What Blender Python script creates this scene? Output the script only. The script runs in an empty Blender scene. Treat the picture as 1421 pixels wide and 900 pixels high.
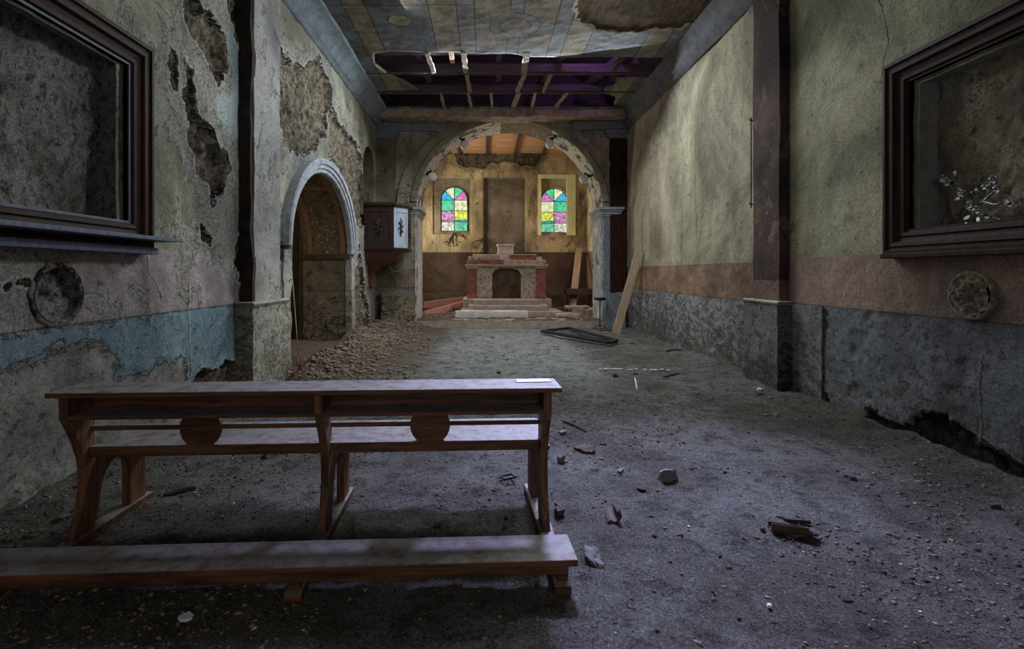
import bpy, bmesh, math, random
import numpy as np
from mathutils import Vector
random.seed(7); RNG = np.random.RandomState(7)
scn = bpy.context.scene
COL = scn.collection
PI = math.pi
# ------------------------------------------------------------------ camera
CX, CY, F, CZ = 673.0, 378.0, 700.0, 1.5
cam_d = bpy.data.cameras.new('camera'); cam = bpy.data.objects.new('camera', cam_d); COL.objects.link(cam)
cam.location = (0, 0, CZ); cam.rotation_euler = (PI/2, 0, 0)
cam_d.sensor_width = 36; cam_d.lens = 36*F/1421
cam_d.shift_x = (710.5-CX)/1421; cam_d.shift_y = (CY-450)/1421
cam_d.clip_start = .05; cam_d.clip_end = 100
scn.camera = cam
# ------------------------------------------------------------------ world, lights, exposure
w = bpy.data.worlds.new('world'); scn.world = w; w.use_nodes = True
w.node_tree.nodes['Background'].inputs[0].default_value = (.35, .45, .7, 1)
w.node_tree.nodes['Background'].inputs[1].default_value = .12
vs = scn.view_settings
scn.display_settings.display_device = 'sRGB'
vs.view_transform = 'Standard'; vs.look = 'None'; vs.gamma = 1; vs.use_curve_mapping = False
vs.exposure = 0.5
scn.cycles.use_denoising = True
scn.cycles.max_bounces = 6; scn.cycles.diffuse_bounces = 4; scn.cycles.glossy_bounces = 3
def area(name, loc, target, sx, sy, power, col):
    l = bpy.data.lights.new(name, 'AREA'); l.shape = 'RECTANGLE'; l.size = sx; l.size_y = sy
    l.energy = power; l.color = col
    o = bpy.data.objects.new(name, l); COL.objects.link(o); o.location = loc
    o.rotation_euler = (Vector(target)-Vector(loc)).to_track_quat('-Z', 'Y').to_euler()
    return o
a_ = area('skylight_opening', (1.15, 7.42, 5.72), (1.0, 2.7, 0), .62, .62, 56, (.52, .55, 1.0)); a_.data.spread = math.radians(47)
area('sky_through_ceiling_hole', (.9, 10.4, 5.62), (.2, 8.0, 0), 4.4, 1.3, 290, (.84, .93, 1.0))
area('attic_violet', (2.0, 10.4, 6.9), (3.3, 12.3, 6.1), .5, .5, 7, (.62, .34, 1.0))
area('right_fill', (2.9, 6.6, 5.35), (-2.9, 5.2, 1.4), 1.6, .7, 84, (.86, .93, 1.0))  # added fill lamp, unseen above the view, brightening the left wall
area('left_fill', (-1.6, 7.4, 5.5), (3.8, 6.4, 1.6), 1.6, .6, 13, (1.0, .93, .78))  # unseen fill lamp added to brighten the right wall
area('rear_fill', (.6, -2.35, 2.0), (1.0, 6, 1.2), 2.2, 2.6, 30, (.95, .92, .92))  # added fill lamp behind the camera, in front of the solid back wall
area('chancel_left_window', (-2.75, 16.9, 3.3), (3.6, 17.3, 2.6), 1.2, 2.0, 95, (1.0, .93, .74))
area('chancel_right_window', (3.72, 16.2, 3.6), (-1.5, 15.3, 0.3), 1.0, 1.4, 58, (1.0, .68, .62))
area('chapel_left_window', (-5.6, 9.0, 3.0), (-4.0, 11, 1.2), .8, .8, 8, (1.0, .82, .6))
# ------------------------------------------------------------------ numpy noise and geometry helpers
def _h(ix, iy, iz, s):
    n = (ix*374761393 + iy*668265263 + iz*2147483647 + s*974634777) & 0xffffffff
    n = ((n ^ (n >> 13))*1274126177) & 0xffffffff
    n = n ^ (n >> 16)
    return (n & 0xffff)/65535.0
def vnoise(x, y, z=0, s=0):
    x = np.asarray(x, float); y = np.asarray(y, float)+0*x; z = np.asarray(z, float)+0*x
    fx, fy, fz = np.floor(x), np.floor(y), np.floor(z)
    ix, iy, iz = fx.astype(np.int64), fy.astype(np.int64), fz.astype(np.int64)
    x, y, z = x-fx, y-fy, z-fz
    x, y, z = [t*t*(3-2*t) for t in (x, y, z)]
    r = 0
    for dx in (0, 1):
        for dy in (0, 1):
            for dz in (0, 1):
                r = r + _h(ix+dx, iy+dy, iz+dz, s)*(x if dx else 1-x)*(y if dy else 1-y)*(z if dz else 1-z)
    return r*2-1
def fbm(x, y, z=0, s=0, o=4, g=.5):
    r = 0; a = 1; f = 1
    for k in range(o):
        r = r + a*vnoise(np.asarray(x)*f, np.asarray(y)*f, np.asarray(z)*f, s+k*17); a *= g; f *= 2.03
    return r
def sstep(a, b, x):
    t = np.clip((x-a)/(b-a), 0, 1); return t*t*(3-2*t)
def poly_sd(U, V, poly, closest=False):
    """signed distance to a polygon, positive inside"""
    P = np.array(poly, float); n = len(P)
    best = np.full(U.shape, 1e9); inside = np.zeros(U.shape, bool)
    cu = np.zeros(U.shape); cv = np.zeros(U.shape)
    for i in range(n):
        a = P[i]; b = P[(i+1) % n]; d = b-a; L = (d**2).sum()+1e-12
        t = np.clip(((U-a[0])*d[0]+(V-a[1])*d[1])/L, 0, 1)
        pu = a[0]+t*d[0]; pv = a[1]+t*d[1]; dd = (U-pu)**2+(V-pv)**2
        m = dd < best; best = np.where(m, dd, best)
        if closest: cu = np.where(m, pu, cu); cv = np.where(m, pv, cv)
        c = ((a[1] > V) != (b[1] > V))
        with np.errstate(divide='ignore', invalid='ignore'):
            xx = (b[0]-a[0])*(V-a[1])/(b[1]-a[1]+1e-15)+a[0]
        inside ^= (c & (U < xx))
    sd = np.sqrt(best)*np.where(inside, 1, -1)
    return (sd, cu, cv) if closest else sd
def lines(a, b, step, extra=()):
    n = max(1, int(round((b-a)/step)))
    L = list(np.linspace(a, b, n+1))
    for e in extra:
        if a < e < b:
            L = [q for q in L if abs(q-e) > .004 or q in (a, b)] + [e]
    return np.array(sorted(set(L)))
def link(name, me, mat=None, parent=None, smooth=False):
    o = bpy.data.objects.new(name, me); COL.objects.link(o)
    if mat and not me.materials: me.materials.append(mat)
    if parent is not None: o.parent = parent
    if smooth: me.polygons.foreach_set('use_smooth', [True]*len(me.polygons))
    return o
def tag(o, label=None, cat=None, group=None, kind=None):
    if label: o['label'] = label
    if cat: o['category'] = cat
    if group: o['group'] = group
    if kind: o['kind'] = kind
    return o
def empty(name, loc=(0, 0, 0), rz=0):
    o = bpy.data.objects.new(name, None); COL.objects.link(o); o.location = loc; o.rotation_euler = (0, 0, rz)
    o.empty_display_size = .05
    return o
def grid_mesh(name, us, vs_, fmap, mat, holes=(), offs=None, attrs=None, parent=None, flip=False):
    U, V = np.meshgrid(us, vs_, indexing='ij'); nu, nv = U.shape
    idx = np.arange(nu*nv).reshape(nu, nv)
    quads = np.stack([idx[:-1, :-1], idx[1:, :-1], idx[1:, 1:], idx[:-1, 1:]], -1).reshape(-1, 4)
    uf, vf = U.ravel().copy(), V.ravel().copy()
    if holes:
        cu = uf[quads].mean(1); cv = vf[quads].mean(1)
        for h in holes:
            ins = poly_sd(cu, cv, h) > 0
            if not ins.any(): continue
            used_rm = np.zeros(nu*nv, bool); used_rm[quads[ins].ravel()] = True
            keep = quads[~ins]
            used_k = np.zeros(nu*nv, bool); used_k[keep.ravel()] = True
            b = used_rm & used_k
            _, pu, pv = poly_sd(uf[b], vf[b], h, True)
            uf[b] = pu; vf[b] = pv
            quads = keep; cu = cu[~ins]; cv = cv[~ins]
    off = offs(uf, vf) if offs else np.zeros(len(uf))
    co = fmap(uf, vf, off)
    used = np.zeros(nu*nv, bool); used[quads.ravel()] = True
    re = np.cumsum(used)-1; quads = re[quads]; co = co[used]
    if flip: quads = quads[:, ::-1]
    me = bpy.data.meshes.new(name)
    me.vertices.add(len(co)); me.vertices.foreach_set('co', co.astype(np.float32).ravel())
    me.loops.add(quads.size); me.loops.foreach_set('vertex_index', quads.astype(np.int32).ravel())
    me.polygons.add(len(quads)); me.polygons.foreach_set('loop_start', np.arange(0, quads.size, 4, dtype=np.int32))
    me.polygons.foreach_set('loop_total', np.full(len(quads), 4, dtype=np.int32))
    me.update(calc_edges=True)
    for k, f in (attrs or {}).items():
        a = me.attributes.new(k, 'FLOAT', 'POINT')
        a.data.foreach_set('value', f(uf, vf)[used].astype(np.float32))
    return link(name, me, mat, parent, smooth=True)
class MB:
    def __init__(s): s.v = []; s.f = []
    def add(s, v, f):
        n = len(s.v); s.v += [tuple(map(float, p)) for p in v]; s.f += [tuple(i+n for i in q) for q in f]; return s
    def box(s, x0, x1, y0, y1, z0, z1):
        return s.add([(x0, y0, z0), (x1, y0, z0), (x1, y1, z0), (x0, y1, z0), (x0, y0, z1), (x1, y0, z1), (x1, y1, z1), (x0, y1, z1)],
                     [(0, 3, 2, 1), (4, 5, 6, 7), (0, 1, 5, 4), (1, 2, 6, 5), (2, 3, 7, 6), (3, 0, 4, 7)])
    def prism(s, poly, fn, t0, t1):
        """poly of 2-tuples; fn(a,b,t)->xyz"""
        n = len(poly); v = [fn(a, b, t0) for a, b in poly]+[fn(a, b, t1) for a, b in poly]
        f = [tuple(range(n))[::-1], tuple(range(n, 2*n))]+[(i, (i+1) % n, n+(i+1) % n, n+i) for i in range(n)]
        return s.add(v, f)
    def tube(s, pts, r, seg=8, cap=True):
        pts = [Vector(p) for p in pts]; rr = r if isinstance(r, (list, tuple)) else [r]*len(pts)
        v = []; f = []; ref = Vector((0, 0, 1))
        for i, p in enumerate(pts):
            d = (pts[min(i+1, len(pts)-1)]-pts[max(i-1, 0)]).normalized()
            a = d.cross(ref if abs(d.dot(ref)) < .95 else Vector((1, 0, 0))).normalized(); b = d.cross(a)
            for k in range(seg):
                t = 2*PI*k/seg; v.append(p+(a*math.cos(t)+b*math.sin(t))*rr[i])
        for i in range(len(pts)-1):
            for k in range(seg):
                k2 = (k+1) % seg; f.append((i*seg+k, i*seg+k2, (i+1)*seg+k2, (i+1)*seg+k))
        if cap: f += [tuple(range(seg)), tuple(range((len(pts)-1)*seg, len(pts)*seg))[::-1]]
        return s.add(v, f)
    def lathe(s, prof, seg=20, c=(0, 0, 0)):
        v = []; f = []
        for r, z in prof:
            for k in range(seg):
                t = 2*PI*k/seg; v.append((c[0]+r*math.cos(t), c[1]+r*math.sin(t), c[2]+z))
        for i in range(len(prof)-1):
            for k in range(seg):
                k2 = (k+1) % seg; f.append((i*seg+k, i*seg+k2, (i+1)*seg+k2, (i+1)*seg+k))
        f += [tuple(range(seg))[::-1], tuple(range((len(prof)-1)*seg, len(prof)*seg))]
        return s.add(v, f)
    def build(s, name, mat, parent=None, bevel=0, smooth=False):
        me = bpy.data.meshes.new(name); me.from_pydata(s.v, [], s.f); me.update()
        bm = bmesh.new(); bm.from_mesh(me); bmesh.ops.recalc_face_normals(bm, faces=bm.faces)
        if bevel:
            es = [e for e in bm.edges if len(e.link_faces) == 2 and e.calc_face_angle(0) > .6]
            bmesh.ops.bevel(bm, geom=es, offset=bevel, segments=2, affect='EDGES', profile=.6)
        bm.to_mesh(me); bm.free()
        return link(name, me, mat, parent, smooth)
def rough(o, amp, sc, cut=.06, seed=0, z0keep=False):
    """subdivide a mesh into small cells and push its vertices by position noise: worn stone and plaster"""
    me = o.data; bm = bmesh.new(); bm.from_mesh(me)
    lo = [min(v.co[i] for v in bm.verts) for i in range(3)]; hi = [max(v.co[i] for v in bm.verts) for i in range(3)]
    for ax in range(3):
        n = int((hi[ax]-lo[ax])/cut)
        for k in range(1, n):
            c = [0, 0, 0]; c[ax] = lo[ax]+(hi[ax]-lo[ax])*k/n; no = [0, 0, 0]; no[ax] = 1
            bmesh.ops.bisect_plane(bm, geom=bm.verts[:]+bm.edges[:]+bm.faces[:], plane_co=c, plane_no=no)
    bm.to_mesh(me); bm.free()
    n = len(me.vertices); co = np.empty(n*3, np.float32); me.vertices.foreach_get('co', co); co = co.reshape(-1, 3).astype(float)
    P = co*sc
    for k in range(3): co[:, k] += amp*fbm(P[:, 0]+k*31, P[:, 1], P[:, 2], seed+k*5, 3)
    me.vertices.foreach_set('co', co.astype(np.float32).ravel()); me.update()
    me.polygons.foreach_set('use_smooth', [True]*len(me.polygons)); me.set_sharp_from_angle(angle=.75)
    return o
# ------------------------------------------------------------------ node helper
class S:
    def __init__(s, m, k): s.m = m; s.k = k
    def _o(s, op, b, c=None, rev=False):
        return s.m.math(op, b, s, c) if rev else s.m.math(op, s, b, c)
    def __add__(s, b): return s._o('ADD', b)
    def __radd__(s, b): return s._o('ADD', b)
    def __sub__(s, b): return s._o('SUBTRACT', b)
    def __rsub__(s, b): return s._o('SUBTRACT', b, rev=True)
    def __mul__(s, b): return s._o('MULTIPLY', b)
    def __rmul__(s, b): return s._o('MULTIPLY', b)
    def __truediv__(s, b): return s._o('DIVIDE', b)
    def gt(s, b): return s._o('GREATER_THAN', b)
    def lt(s, b): return s._o('LESS_THAN', b)
    def abs(s): return s._o('ABSOLUTE', 0)
    def mx(s, b): return s._o('MAXIMUM', b)
    def mn(s, b): return s._o('MINIMUM', b)
    def soft(s, a, b): return s.m.maprange(s, a, b)
class Mat:
    def __init__(s, name, rough=.9, metal=0, spec=.3):
        s.mat = bpy.data.materials.new(name); s.mat.use_nodes = True; s.nt = s.mat.node_tree
        s.b = s.nt.nodes['Principled BSDF']; s.b.inputs['Roughness'].default_value = rough
        s.b.inputs['Metallic'].default_value = metal; s.b.inputs['Specular IOR Level'].default_value = spec
        g = s.nt.nodes.new('ShaderNodeNewGeometry'); s.P = g.outputs['Position']; s.Nrm = g.outputs['Normal']
        x = s.nt.nodes.new('ShaderNodeSeparateXYZ'); s.nt.links.new(s.P, x.inputs[0])
        s.x, s.y, s.z = [S(s, x.outputs[i]) for i in range(3)]
        s.oc = None
    def put(s, inp, v):
        if isinstance(v, S): v = v.k
        if hasattr(v, 'is_linked'): s.nt.links.new(v, inp)
        elif isinstance(v, (tuple, list)) and len(v) == 3 and inp.type == 'RGBA': inp.default_value = (*v, 1)
        else: inp.default_value = v
    def math(s, op, a, b, c=None):
        n = s.nt.nodes.new('ShaderNodeMath'); n.operation = op; s.put(n.inputs[0], a); s.put(n.inputs[1], b)
        return S(s, n.outputs[0])
    def maprange(s, v, a, b):
        n = s.nt.nodes.new('ShaderNodeMapRange'); n.interpolation_type = 'SMOOTHSTEP'; s.put(n.inputs[0], v)
        n.inputs[1].default_value = a; n.inputs[2].default_value = b; return S(s, n.outputs[0])
    def vec(s, sx=1, sy=1, sz=1, obj=False):
        n = s.nt.nodes.new('ShaderNodeMapping')
        if obj:
            t = s.nt.nodes.new('ShaderNodeTexCoord'); s.nt.links.new(t.outputs['Object'], n.inputs[0])
        else: s.nt.links.new(s.P, n.inputs[0])
        n.inputs['Scale'].default_value = (sx, sy, sz); return n.outputs[0]
    def noise(s, scale, detail=4, rough=.55, v=None, dist=0):
        n = s.nt.nodes.new('ShaderNodeTexNoise'); s.nt.links.new(v if v else s.P, n.inputs['Vector'])
        n.inputs['Scale'].default_value = scale; n.inputs['Detail'].default_value = detail
        n.inputs['Roughness'].default_value = rough; n.inputs['Distortion'].default_value = dist
        return S(s, n.outputs[0])
    def voro(s, scale, feat='F1', v=None):
        n = s.nt.nodes.new('ShaderNodeTexVoronoi'); n.feature = feat; s.nt.links.new(v if v else s.P, n.inputs['Vector'])
        n.inputs['Scale'].default_value = scale; return S(s, n.outputs['Distance'])
    def attr(s, name):
        n = s.nt.nodes.new('ShaderNodeAttribute'); n.attribute_name = name; return S(s, n.outputs['Fac'])
    def mix(s, f, a, b):
        n = s.nt.nodes.new('ShaderNodeMix'); n.data_type = 'RGBA'; s.put(n.inputs[0], f); s.put(n.inputs[6], a); s.put(n.inputs[7], b)
        return S(s, n.outputs[2])
    def mul(s, c, f):
        n = s.nt.nodes.new('ShaderNodeMix'); n.data_type = 'RGBA'; n.blend_type = 'MULTIPLY'; n.inputs[0].default_value = 1
        s.put(n.inputs[6], c)
        if isinstance(f, S):
            k = s.nt.nodes.new('ShaderNodeCombineXYZ')
            for i in range(3): s.put(k.inputs[i], f)
            s.nt.links.new(k.outputs[0], n.inputs[7])
        else: s.put(n.inputs[7], f if isinstance(f, tuple) else (f, f, f))
        return S(s, n.outputs[2])
    def done(s, col, h=None, dist=.02, strength=1.0, rgh=None):
        s.put(s.b.inputs['Base Color'], col)
        if rgh is not None: s.put(s.b.inputs['Roughness'], rgh)
        if h is not None:
            n = s.nt.nodes.new('ShaderNodeBump'); n.inputs['Distance'].default_value = dist; n.inputs['Strength'].default_value = strength
            s.put(n.inputs['Height'], h); s.nt.links.new(n.outputs[0], s.b.inputs['Normal'])
        return s.mat
def wall_mat(name, dado, band, upper, zd, zb, stone=(.20, .16, .11), bare=(.25, .23, .19), stain=(.10, .085, .05), cracks=(), peel=False,
             paint=False, white=False, dadopeel=.5, dark=False, soil=.5, lay=.60, seed=0):
    m = Mat(name, .92)
    wob = (m.noise(1.3, 3)-.5)*.03
    z = m.z+wob
    big = m.noise(.8, 6, .62, dist=.6); mid = m.noise(4.2, 7, .68, dist=.3); fine = m.noise(36, 6, .75); grit = m.noise(95, 3, .7)
    streak = m.noise(1.0, 7, .66, m.vec(2.4, 2.4, .6), .6); spk = m.noise(15, 6, .78)
    up = m.mix(big.soft(.38, .62), upper[0], upper[1])
    up = m.mix(streak.soft(.46, .72)*soil, up, stain)
    up = m.mix(mid.soft(.56, .66)*.6, up, bare)
    bd = m.mix(mid.soft(.4, .62), band[0], band[1]); bd = m.mix(streak.soft(.54, .7)*soil*.7, bd, stain)
    c = m.mix(z.gt(zb), bd, up)
    dd = m.mix(big.soft(.35, .65), dado[0], dado[1])
    dd = m.mix(spk.soft(.48, .62)*.5, dd, tuple(q*1.5 for q in dado[1]))
    fl = m.noise(6.5, 8, .76, m.vec(1, 1, 1.5), .4)
    if paint: pf = m.attr('paint')+(fl-.5)*.55
    else: pf = (1-dadopeel*.8)-(fl+(.55-m.z)*.10)
    pm = pf.lt(0)
    small = m.noise(13, 6, .78)-.60; pm = pm.mx(small.gt(0))
    pe_ = (pf.abs().lt(.012)).mx(small.abs().lt(.010))
    dd = m.mix(pm, dd, m.mix(mid.soft(.3, .7), bare, tuple(q*.55 for q in bare)))
    isd = m.z.lt(zd)
    dd = m.mix(pe_*.8, dd, (.025, .022, .02))
    c = m.mix(isd, c, dd)
    edge = (m.z-zd).abs().lt(.008); c = m.mix(edge*.6, c, (.05, .045, .04))
    hgt = fine*.35+mid*.8-(pm*isd*.25)-pe_*isd*.5
    # undercoat showing where the finish has come away
    lf = (m.noise(2.3, 9, .66, dist=.7)+(0 if not peel else (m.attr('peel')+.32).mx(0)*.8))-lay
    lk = lf.gt(0)*(1-isd); le = lf.abs().lt(.006)*(1-isd)
    c = m.mix(lk*.85, c, m.mix(fine.soft(.35, .6), tuple(q*.55 for q in bare), bare)); c = m.mix(le*.7, c, (.03, .025, .02)); hgt = hgt-lk*.4-le*.3
    chips = (spk+mid*.35).gt(.815)
    c = m.mix(chips*.8, c, (.035, .03, .025)); hgt = hgt-chips*.5
    if white:
        wm = (m.attr('white')+(mid-.5)*.35).gt(0)
        c = m.mix(wm*.75, c, (.36, .44, .45))
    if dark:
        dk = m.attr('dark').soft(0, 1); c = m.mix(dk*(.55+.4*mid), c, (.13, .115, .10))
    if peel:
        p = m.attr('peel')+.02+(m.noise(4.5, 9, .7)-.5)*.30
        st = m.mix(m.noise(11, 8, .8, m.vec(1, 1, .6)).soft(.38, .62), tuple(q*.22 for q in stone), tuple(q*1.6 for q in stone))
        pk = p.gt(0); rim = (p+.014).abs().lt(.014); sh = (p-.012).abs().lt(.014)
        c = m.mix(rim*.6, c, tuple(min(1, q*1.4) for q in bare))
        c = m.mix(pk, c, st); c = m.mix(sh*.85, c, (.012, .01, .008))  # sh: shade under the broken plaster edge put into the colour
        hgt = hgt+pk*(m.noise(20, 8, .85)*2.2-.9)
    for a in cracks:
        ka = m.attr(a)+(m.noise(6, 5, .7)-.5)*.10
        k = ka.abs().lt(.0065)
        c = m.mix(k*.9, c, (.02, .018, .015)); hgt = hgt-k*1.0
        c = m.mix(((ka-.015).abs().lt(.012))*.35, c, tuple(q*1.5 for q in bare))
    c = m.mul(c, (fine.soft(.28, .72)*.55+grit.soft(.3, .7)*.35+.50)*(m.noise(.55, 5, .6, None, .8).soft(.34, .64)*.75+.55))
    return m.done(c, hgt, .035)
def wood_mat(name, a, b, dust=None, dustamt=.5, axis=0, rgh=.6, spec=.3):
    m = Mat(name, rgh, spec=spec); sc = [9, 9, 9]; sc[axis] = .7
    g = m.noise(3, 6, .65, m.vec(*sc, obj=True), .6); f = m.noise(30, 4, .6, m.vec(*sc, obj=True))
    c = m.mix(g.soft(.3, .7), a, b); c = m.mul(c, f*.8+.6)
    if dust:
        n = m.nt.nodes.new('ShaderNodeSeparateXYZ'); m.nt.links.new(m.Nrm, n.inputs[0]); nz = S(m, n.outputs[2])
        d = m.noise(13, 5, .7).soft(.25, .6)
        c = m.mix(nz.soft(.6, .95)*d*dustamt, c, dust)
        c = m.mix(m.noise(60, 2, .6).gt(.66)*nz.soft(.6, .9)*.6, c, (.06, .05, .045))
    return m.done(c, g*.5+f*.5, .004)
def flat_mat(name, col, rgh=.7, metal=0, var=.35, sc=14, bump=.3):
    m = Mat(name, rgh, metal); n = m.noise(sc, 5, .65); f = m.noise(sc*6, 3, .6)
    return m.done(m.mul(m.mix(n.soft(.3, .7), tuple(q*(1-var) for q in col), col), f*.5+.75), n*.7+f*bump, .01)
# pixel -> plane
def LW(x, y, X=2.95): Y = F*X/(CX-x); return (Y, CZ+(CY-y)*Y/F)
def RW(x, y, X=3.85): Y = F*X/(x-CX); return (Y, CZ+(CY-y)*Y/F)
def EW(x, y, Y=13.7): return ((x-CX)*Y/F, CZ+(CY-y)*Y/F)
def FL(x, y, z=0): Y = F*(CZ-z)/(y-CY); return ((x-CX)*Y/F, Y)
def arch(u0, u1, vb, vsp, rise, n=24):
    c = (u0+u1)/2; r = (u1-u0)/2
    return [(u0, vb)]+[(c-r*math.cos(PI*i/n), vsp+rise*math.sin(PI*i/n)) for i in range(n+1)]+[(u1, vb)]
def circ(cu, cv, r, n=28): return [(cu+r*math.cos(2*PI*i/n), cv+r*math.sin(2*PI*i/n)) for i in range(n)]
XL, XR, YE, ZC = -2.95, 3.85, 13.7, 5.75
# ------------------------------------------------------------------ materials
GREEN = ((.235, .245, .155), (.31, .29, .20))
M_left = wall_mat('left_wall_plaster', ((.15, .23, .275), (.20, .275, .305)), ((.31, .265, .25), (.38, .335, .315)), ((.27, .28, .20), (.37, .345, .265)),
                  1.13, 1.72, peel=True, paint=True, white=True, cracks=('crack_a', 'crack_b'), bare=(.33, .315, .28), stone=(.34, .28, .20), lay=.57, soil=.65)
M_right = wall_mat('right_wall_plaster', ((.10, .11, .125), (.14, .145, .16)), ((.215, .145, .115), (.27, .185, .15)), ((.20, .205, .13), (.27, .25, .165)),
                   1.12, 1.68, peel=True, cracks=('crack_a', 'crack_b'), dadopeel=.53, bare=(.16, .14, .11), stone=(.09, .06, .045), soil=.5, lay=.70)
M_rightfar = wall_mat('right_wall_far_plaster', ((.17, .17, .175), (.22, .215, .215)), ((.16, .10, .065), (.24, .15, .095)), ((.27, .235, .155), (.33, .29, .20)),
                   1.08, 1.65, cracks=('crack_a', 'crack_b'), peel=True, dadopeel=.60, bare=(.15, .135, .115), stone=(.09, .06, .045), soil=.5, lay=.69)
M_end = wall_mat('end_wall_plaster', ((.14, .14, .145), (.20, .19, .18)), ((.22, .16, .11), (.30, .23, .16)), ((.27, .245, .17), (.36, .32, .225)),
                  1.1, 1.6, bare=(.34, .29, .21), soil=.6)
M_chan = wall_mat('chancel_plaster', ((.055, .038, .03), (.10, .068, .045)), ((.30, .22, .12), (.40, .33, .17)), ((.38, .29, .17), (.52, .42, .25)),
                  2.26, 2.27, peel=True, bare=(.30, .24, .12), stone=(.16, .135, .105), dadopeel=.44, dark=True, soil=.9, lay=.64)
M_chan_lit = wall_mat('chancel_lit_plaster', ((.30, .17, .11), (.36, .22, .14)), ((.55, .47, .28), (.6, .52, .3)), ((.74, .68, .42), (.8, .74, .50)),
                  2.26, 2.27, bare=(.5, .42, .28), dadopeel=.4)  # brighter copy of the chancel plaster, light on the walls included in its colour
M_pale = wall_mat('pale_pilaster_plaster', ((.26, .26, .22), (.34, .32, .26)), ((.32, .30, .26), (.40, .37, .32)), ((.30, .30, .29), (.40, .385, .36)),
                  1.12, 1.5, bare=(.36, .31, .24), dadopeel=.6, soil=.3)
M_redpil = wall_mat('red_pilaster_plaster', ((.12, .12, .13), (.16, .16, .165)), ((.14, .085, .07), (.18, .11, .09)), ((.045, .024, .021), (.08, .042, .036)),
                  1.12, 1.4, bare=(.15, .10, .075), dadopeel=.55)
M_ochre = wall_mat('brown_worn_plaster', ((.17, .135, .09), (.24, .19, .125)), ((.15, .115, .075), (.21, .165, .11)), ((.13, .10, .065), (.20, .155, .105)),
                  1.1, 1.9, bare=(.12, .09, .06), dadopeel=.55, soil=.8)
M_ring = flat_mat('pale_blue_arch_moulding', (.40, .43, .46), .85, var=.45, sc=9)
M_white = flat_mat('white_flaking_paint', (.62, .60, .54), .85, var=.3, sc=10)
M_bluegrey = flat_mat('blue_grey_frieze', (.22, .24, .27), .85, var=.45)
M_pinkbeam = flat_mat('pinkish_broken_plaster', (.46, .34, .26), .9, var=.5, sc=6)
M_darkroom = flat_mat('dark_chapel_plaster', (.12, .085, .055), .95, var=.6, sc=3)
M_frame = wood_mat('dark_red_brown_moulding_wood', (.010, .004, .003), (.045, .016, .009), (.04, .035, .035), .4, 2, .6, .15)
M_slate = wood_mat('slate_blue_painted_wood', (.08, .095, .15), (.15, .17, .23), (.25, .27, .32), .5, 2, .6)
M_bench = wood_mat('dusty_brown_pew_wood', (.042, .018, .010), (.175, .076, .038), (.25, .245, .24), .9, 0, .55, .3)
M_benchv = wood_mat('pew_standard_wood', (.05, .022, .012), (.215, .096, .046), (.25, .245, .24), .9, 2, .55, .3)
M_gapshade = flat_mat('dark_gap_strip', (.045, .032, .024), .9, var=.6, sc=6)  # colour carries the darkness of the pilaster gap
M_walnut = wood_mat('dark_walnut_wood', (.010, .005, .004), (.042, .018, .012), (.10, .09, .085), .3, 2, .38, .5)
M_plank = wood_mat('raw_pine_plank', (.34, .24, .15), (.50, .38, .25), None, 0, 2, .75)
M_pinkplank = wood_mat('pink_painted_plank', (.46, .22, .18), (.62, .34, .28), (.6, .45, .4), .3, 1, .75)
M_ceilwood = wood_mat('orange_ceiling_boards', (.42, .19, .09), (.72, .46, .26), None, 0, 0, .7)
M_darkwood = wood_mat('dark_roof_timber', (.05, .03, .025), (.13, .075, .055), None, 0, 0, .8)
M_lath = flat_mat('plaster_crusted_lath', (.46, .40, .30), .9, var=.5, sc=20)
M_violetwood = wood_mat('roof_boards', (.10, .07, .09), (.20, .13, .17), None, 0, 0, .8)
M_stone = flat_mat('pale_stone', (.50, .42, .35), .85, var=.3, sc=9)
M_stonestep = flat_mat('worn_step_stone', (.42, .34, .28), .85, var=.35, sc=7)
M_marble = flat_mat('white_marble_chunk', (.78, .70, .64), .6, var=.3, sc=5)
M_redmarble = flat_mat('red_marble', (.34, .13, .09), .6, var=.5, sc=8)
M_speckle = None
def _spk():
    m = Mat('speckled_altar_plaster', .85); n = m.noise(14, 5, .75); v = m.noise(5, 3)
    c = m.mix(v.soft(.4, .6), (.42, .33, .26), (.52, .44, .36)); c = m.mix(n.gt(.56)*.8, c, (.10, .07, .06)); return m.done(c, n, .01)
M_speckle = _spk()
M_iron = flat_mat('black_iron', (.02, .02, .022), .45, .6, var=.3)
M_blackpaint = flat_mat('black_painted_frame_wood', (.028, .03, .035), .6, var=.4)
M_glassopal = flat_mat('opal_lamp_glass', (.85, .85, .82), .25, var=.1)
M_rope = flat_mat('pale_rope', (.5, .44, .34), .9)
M_shard = flat_mat('grey_plaster_shard', (.20, .19, .185), .9, var=.35)
M_terra = flat_mat('brown_clay_tile', (.11, .075, .06), .8, var=.5)
M_paper = flat_mat('white_paper', (.72, .76, .78), .8, var=.1)
M_stick = flat_mat('dark_splintered_wood', (.05, .035, .03), .85, var=.4)
M_redstick = flat_mat('reddish_wood_offcut', (.16, .085, .065), .85, var=.4)
M_silver = flat_mat('tarnished_metal', (.32, .31, .30), .32, .9, var=.6, sc=25)
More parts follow.
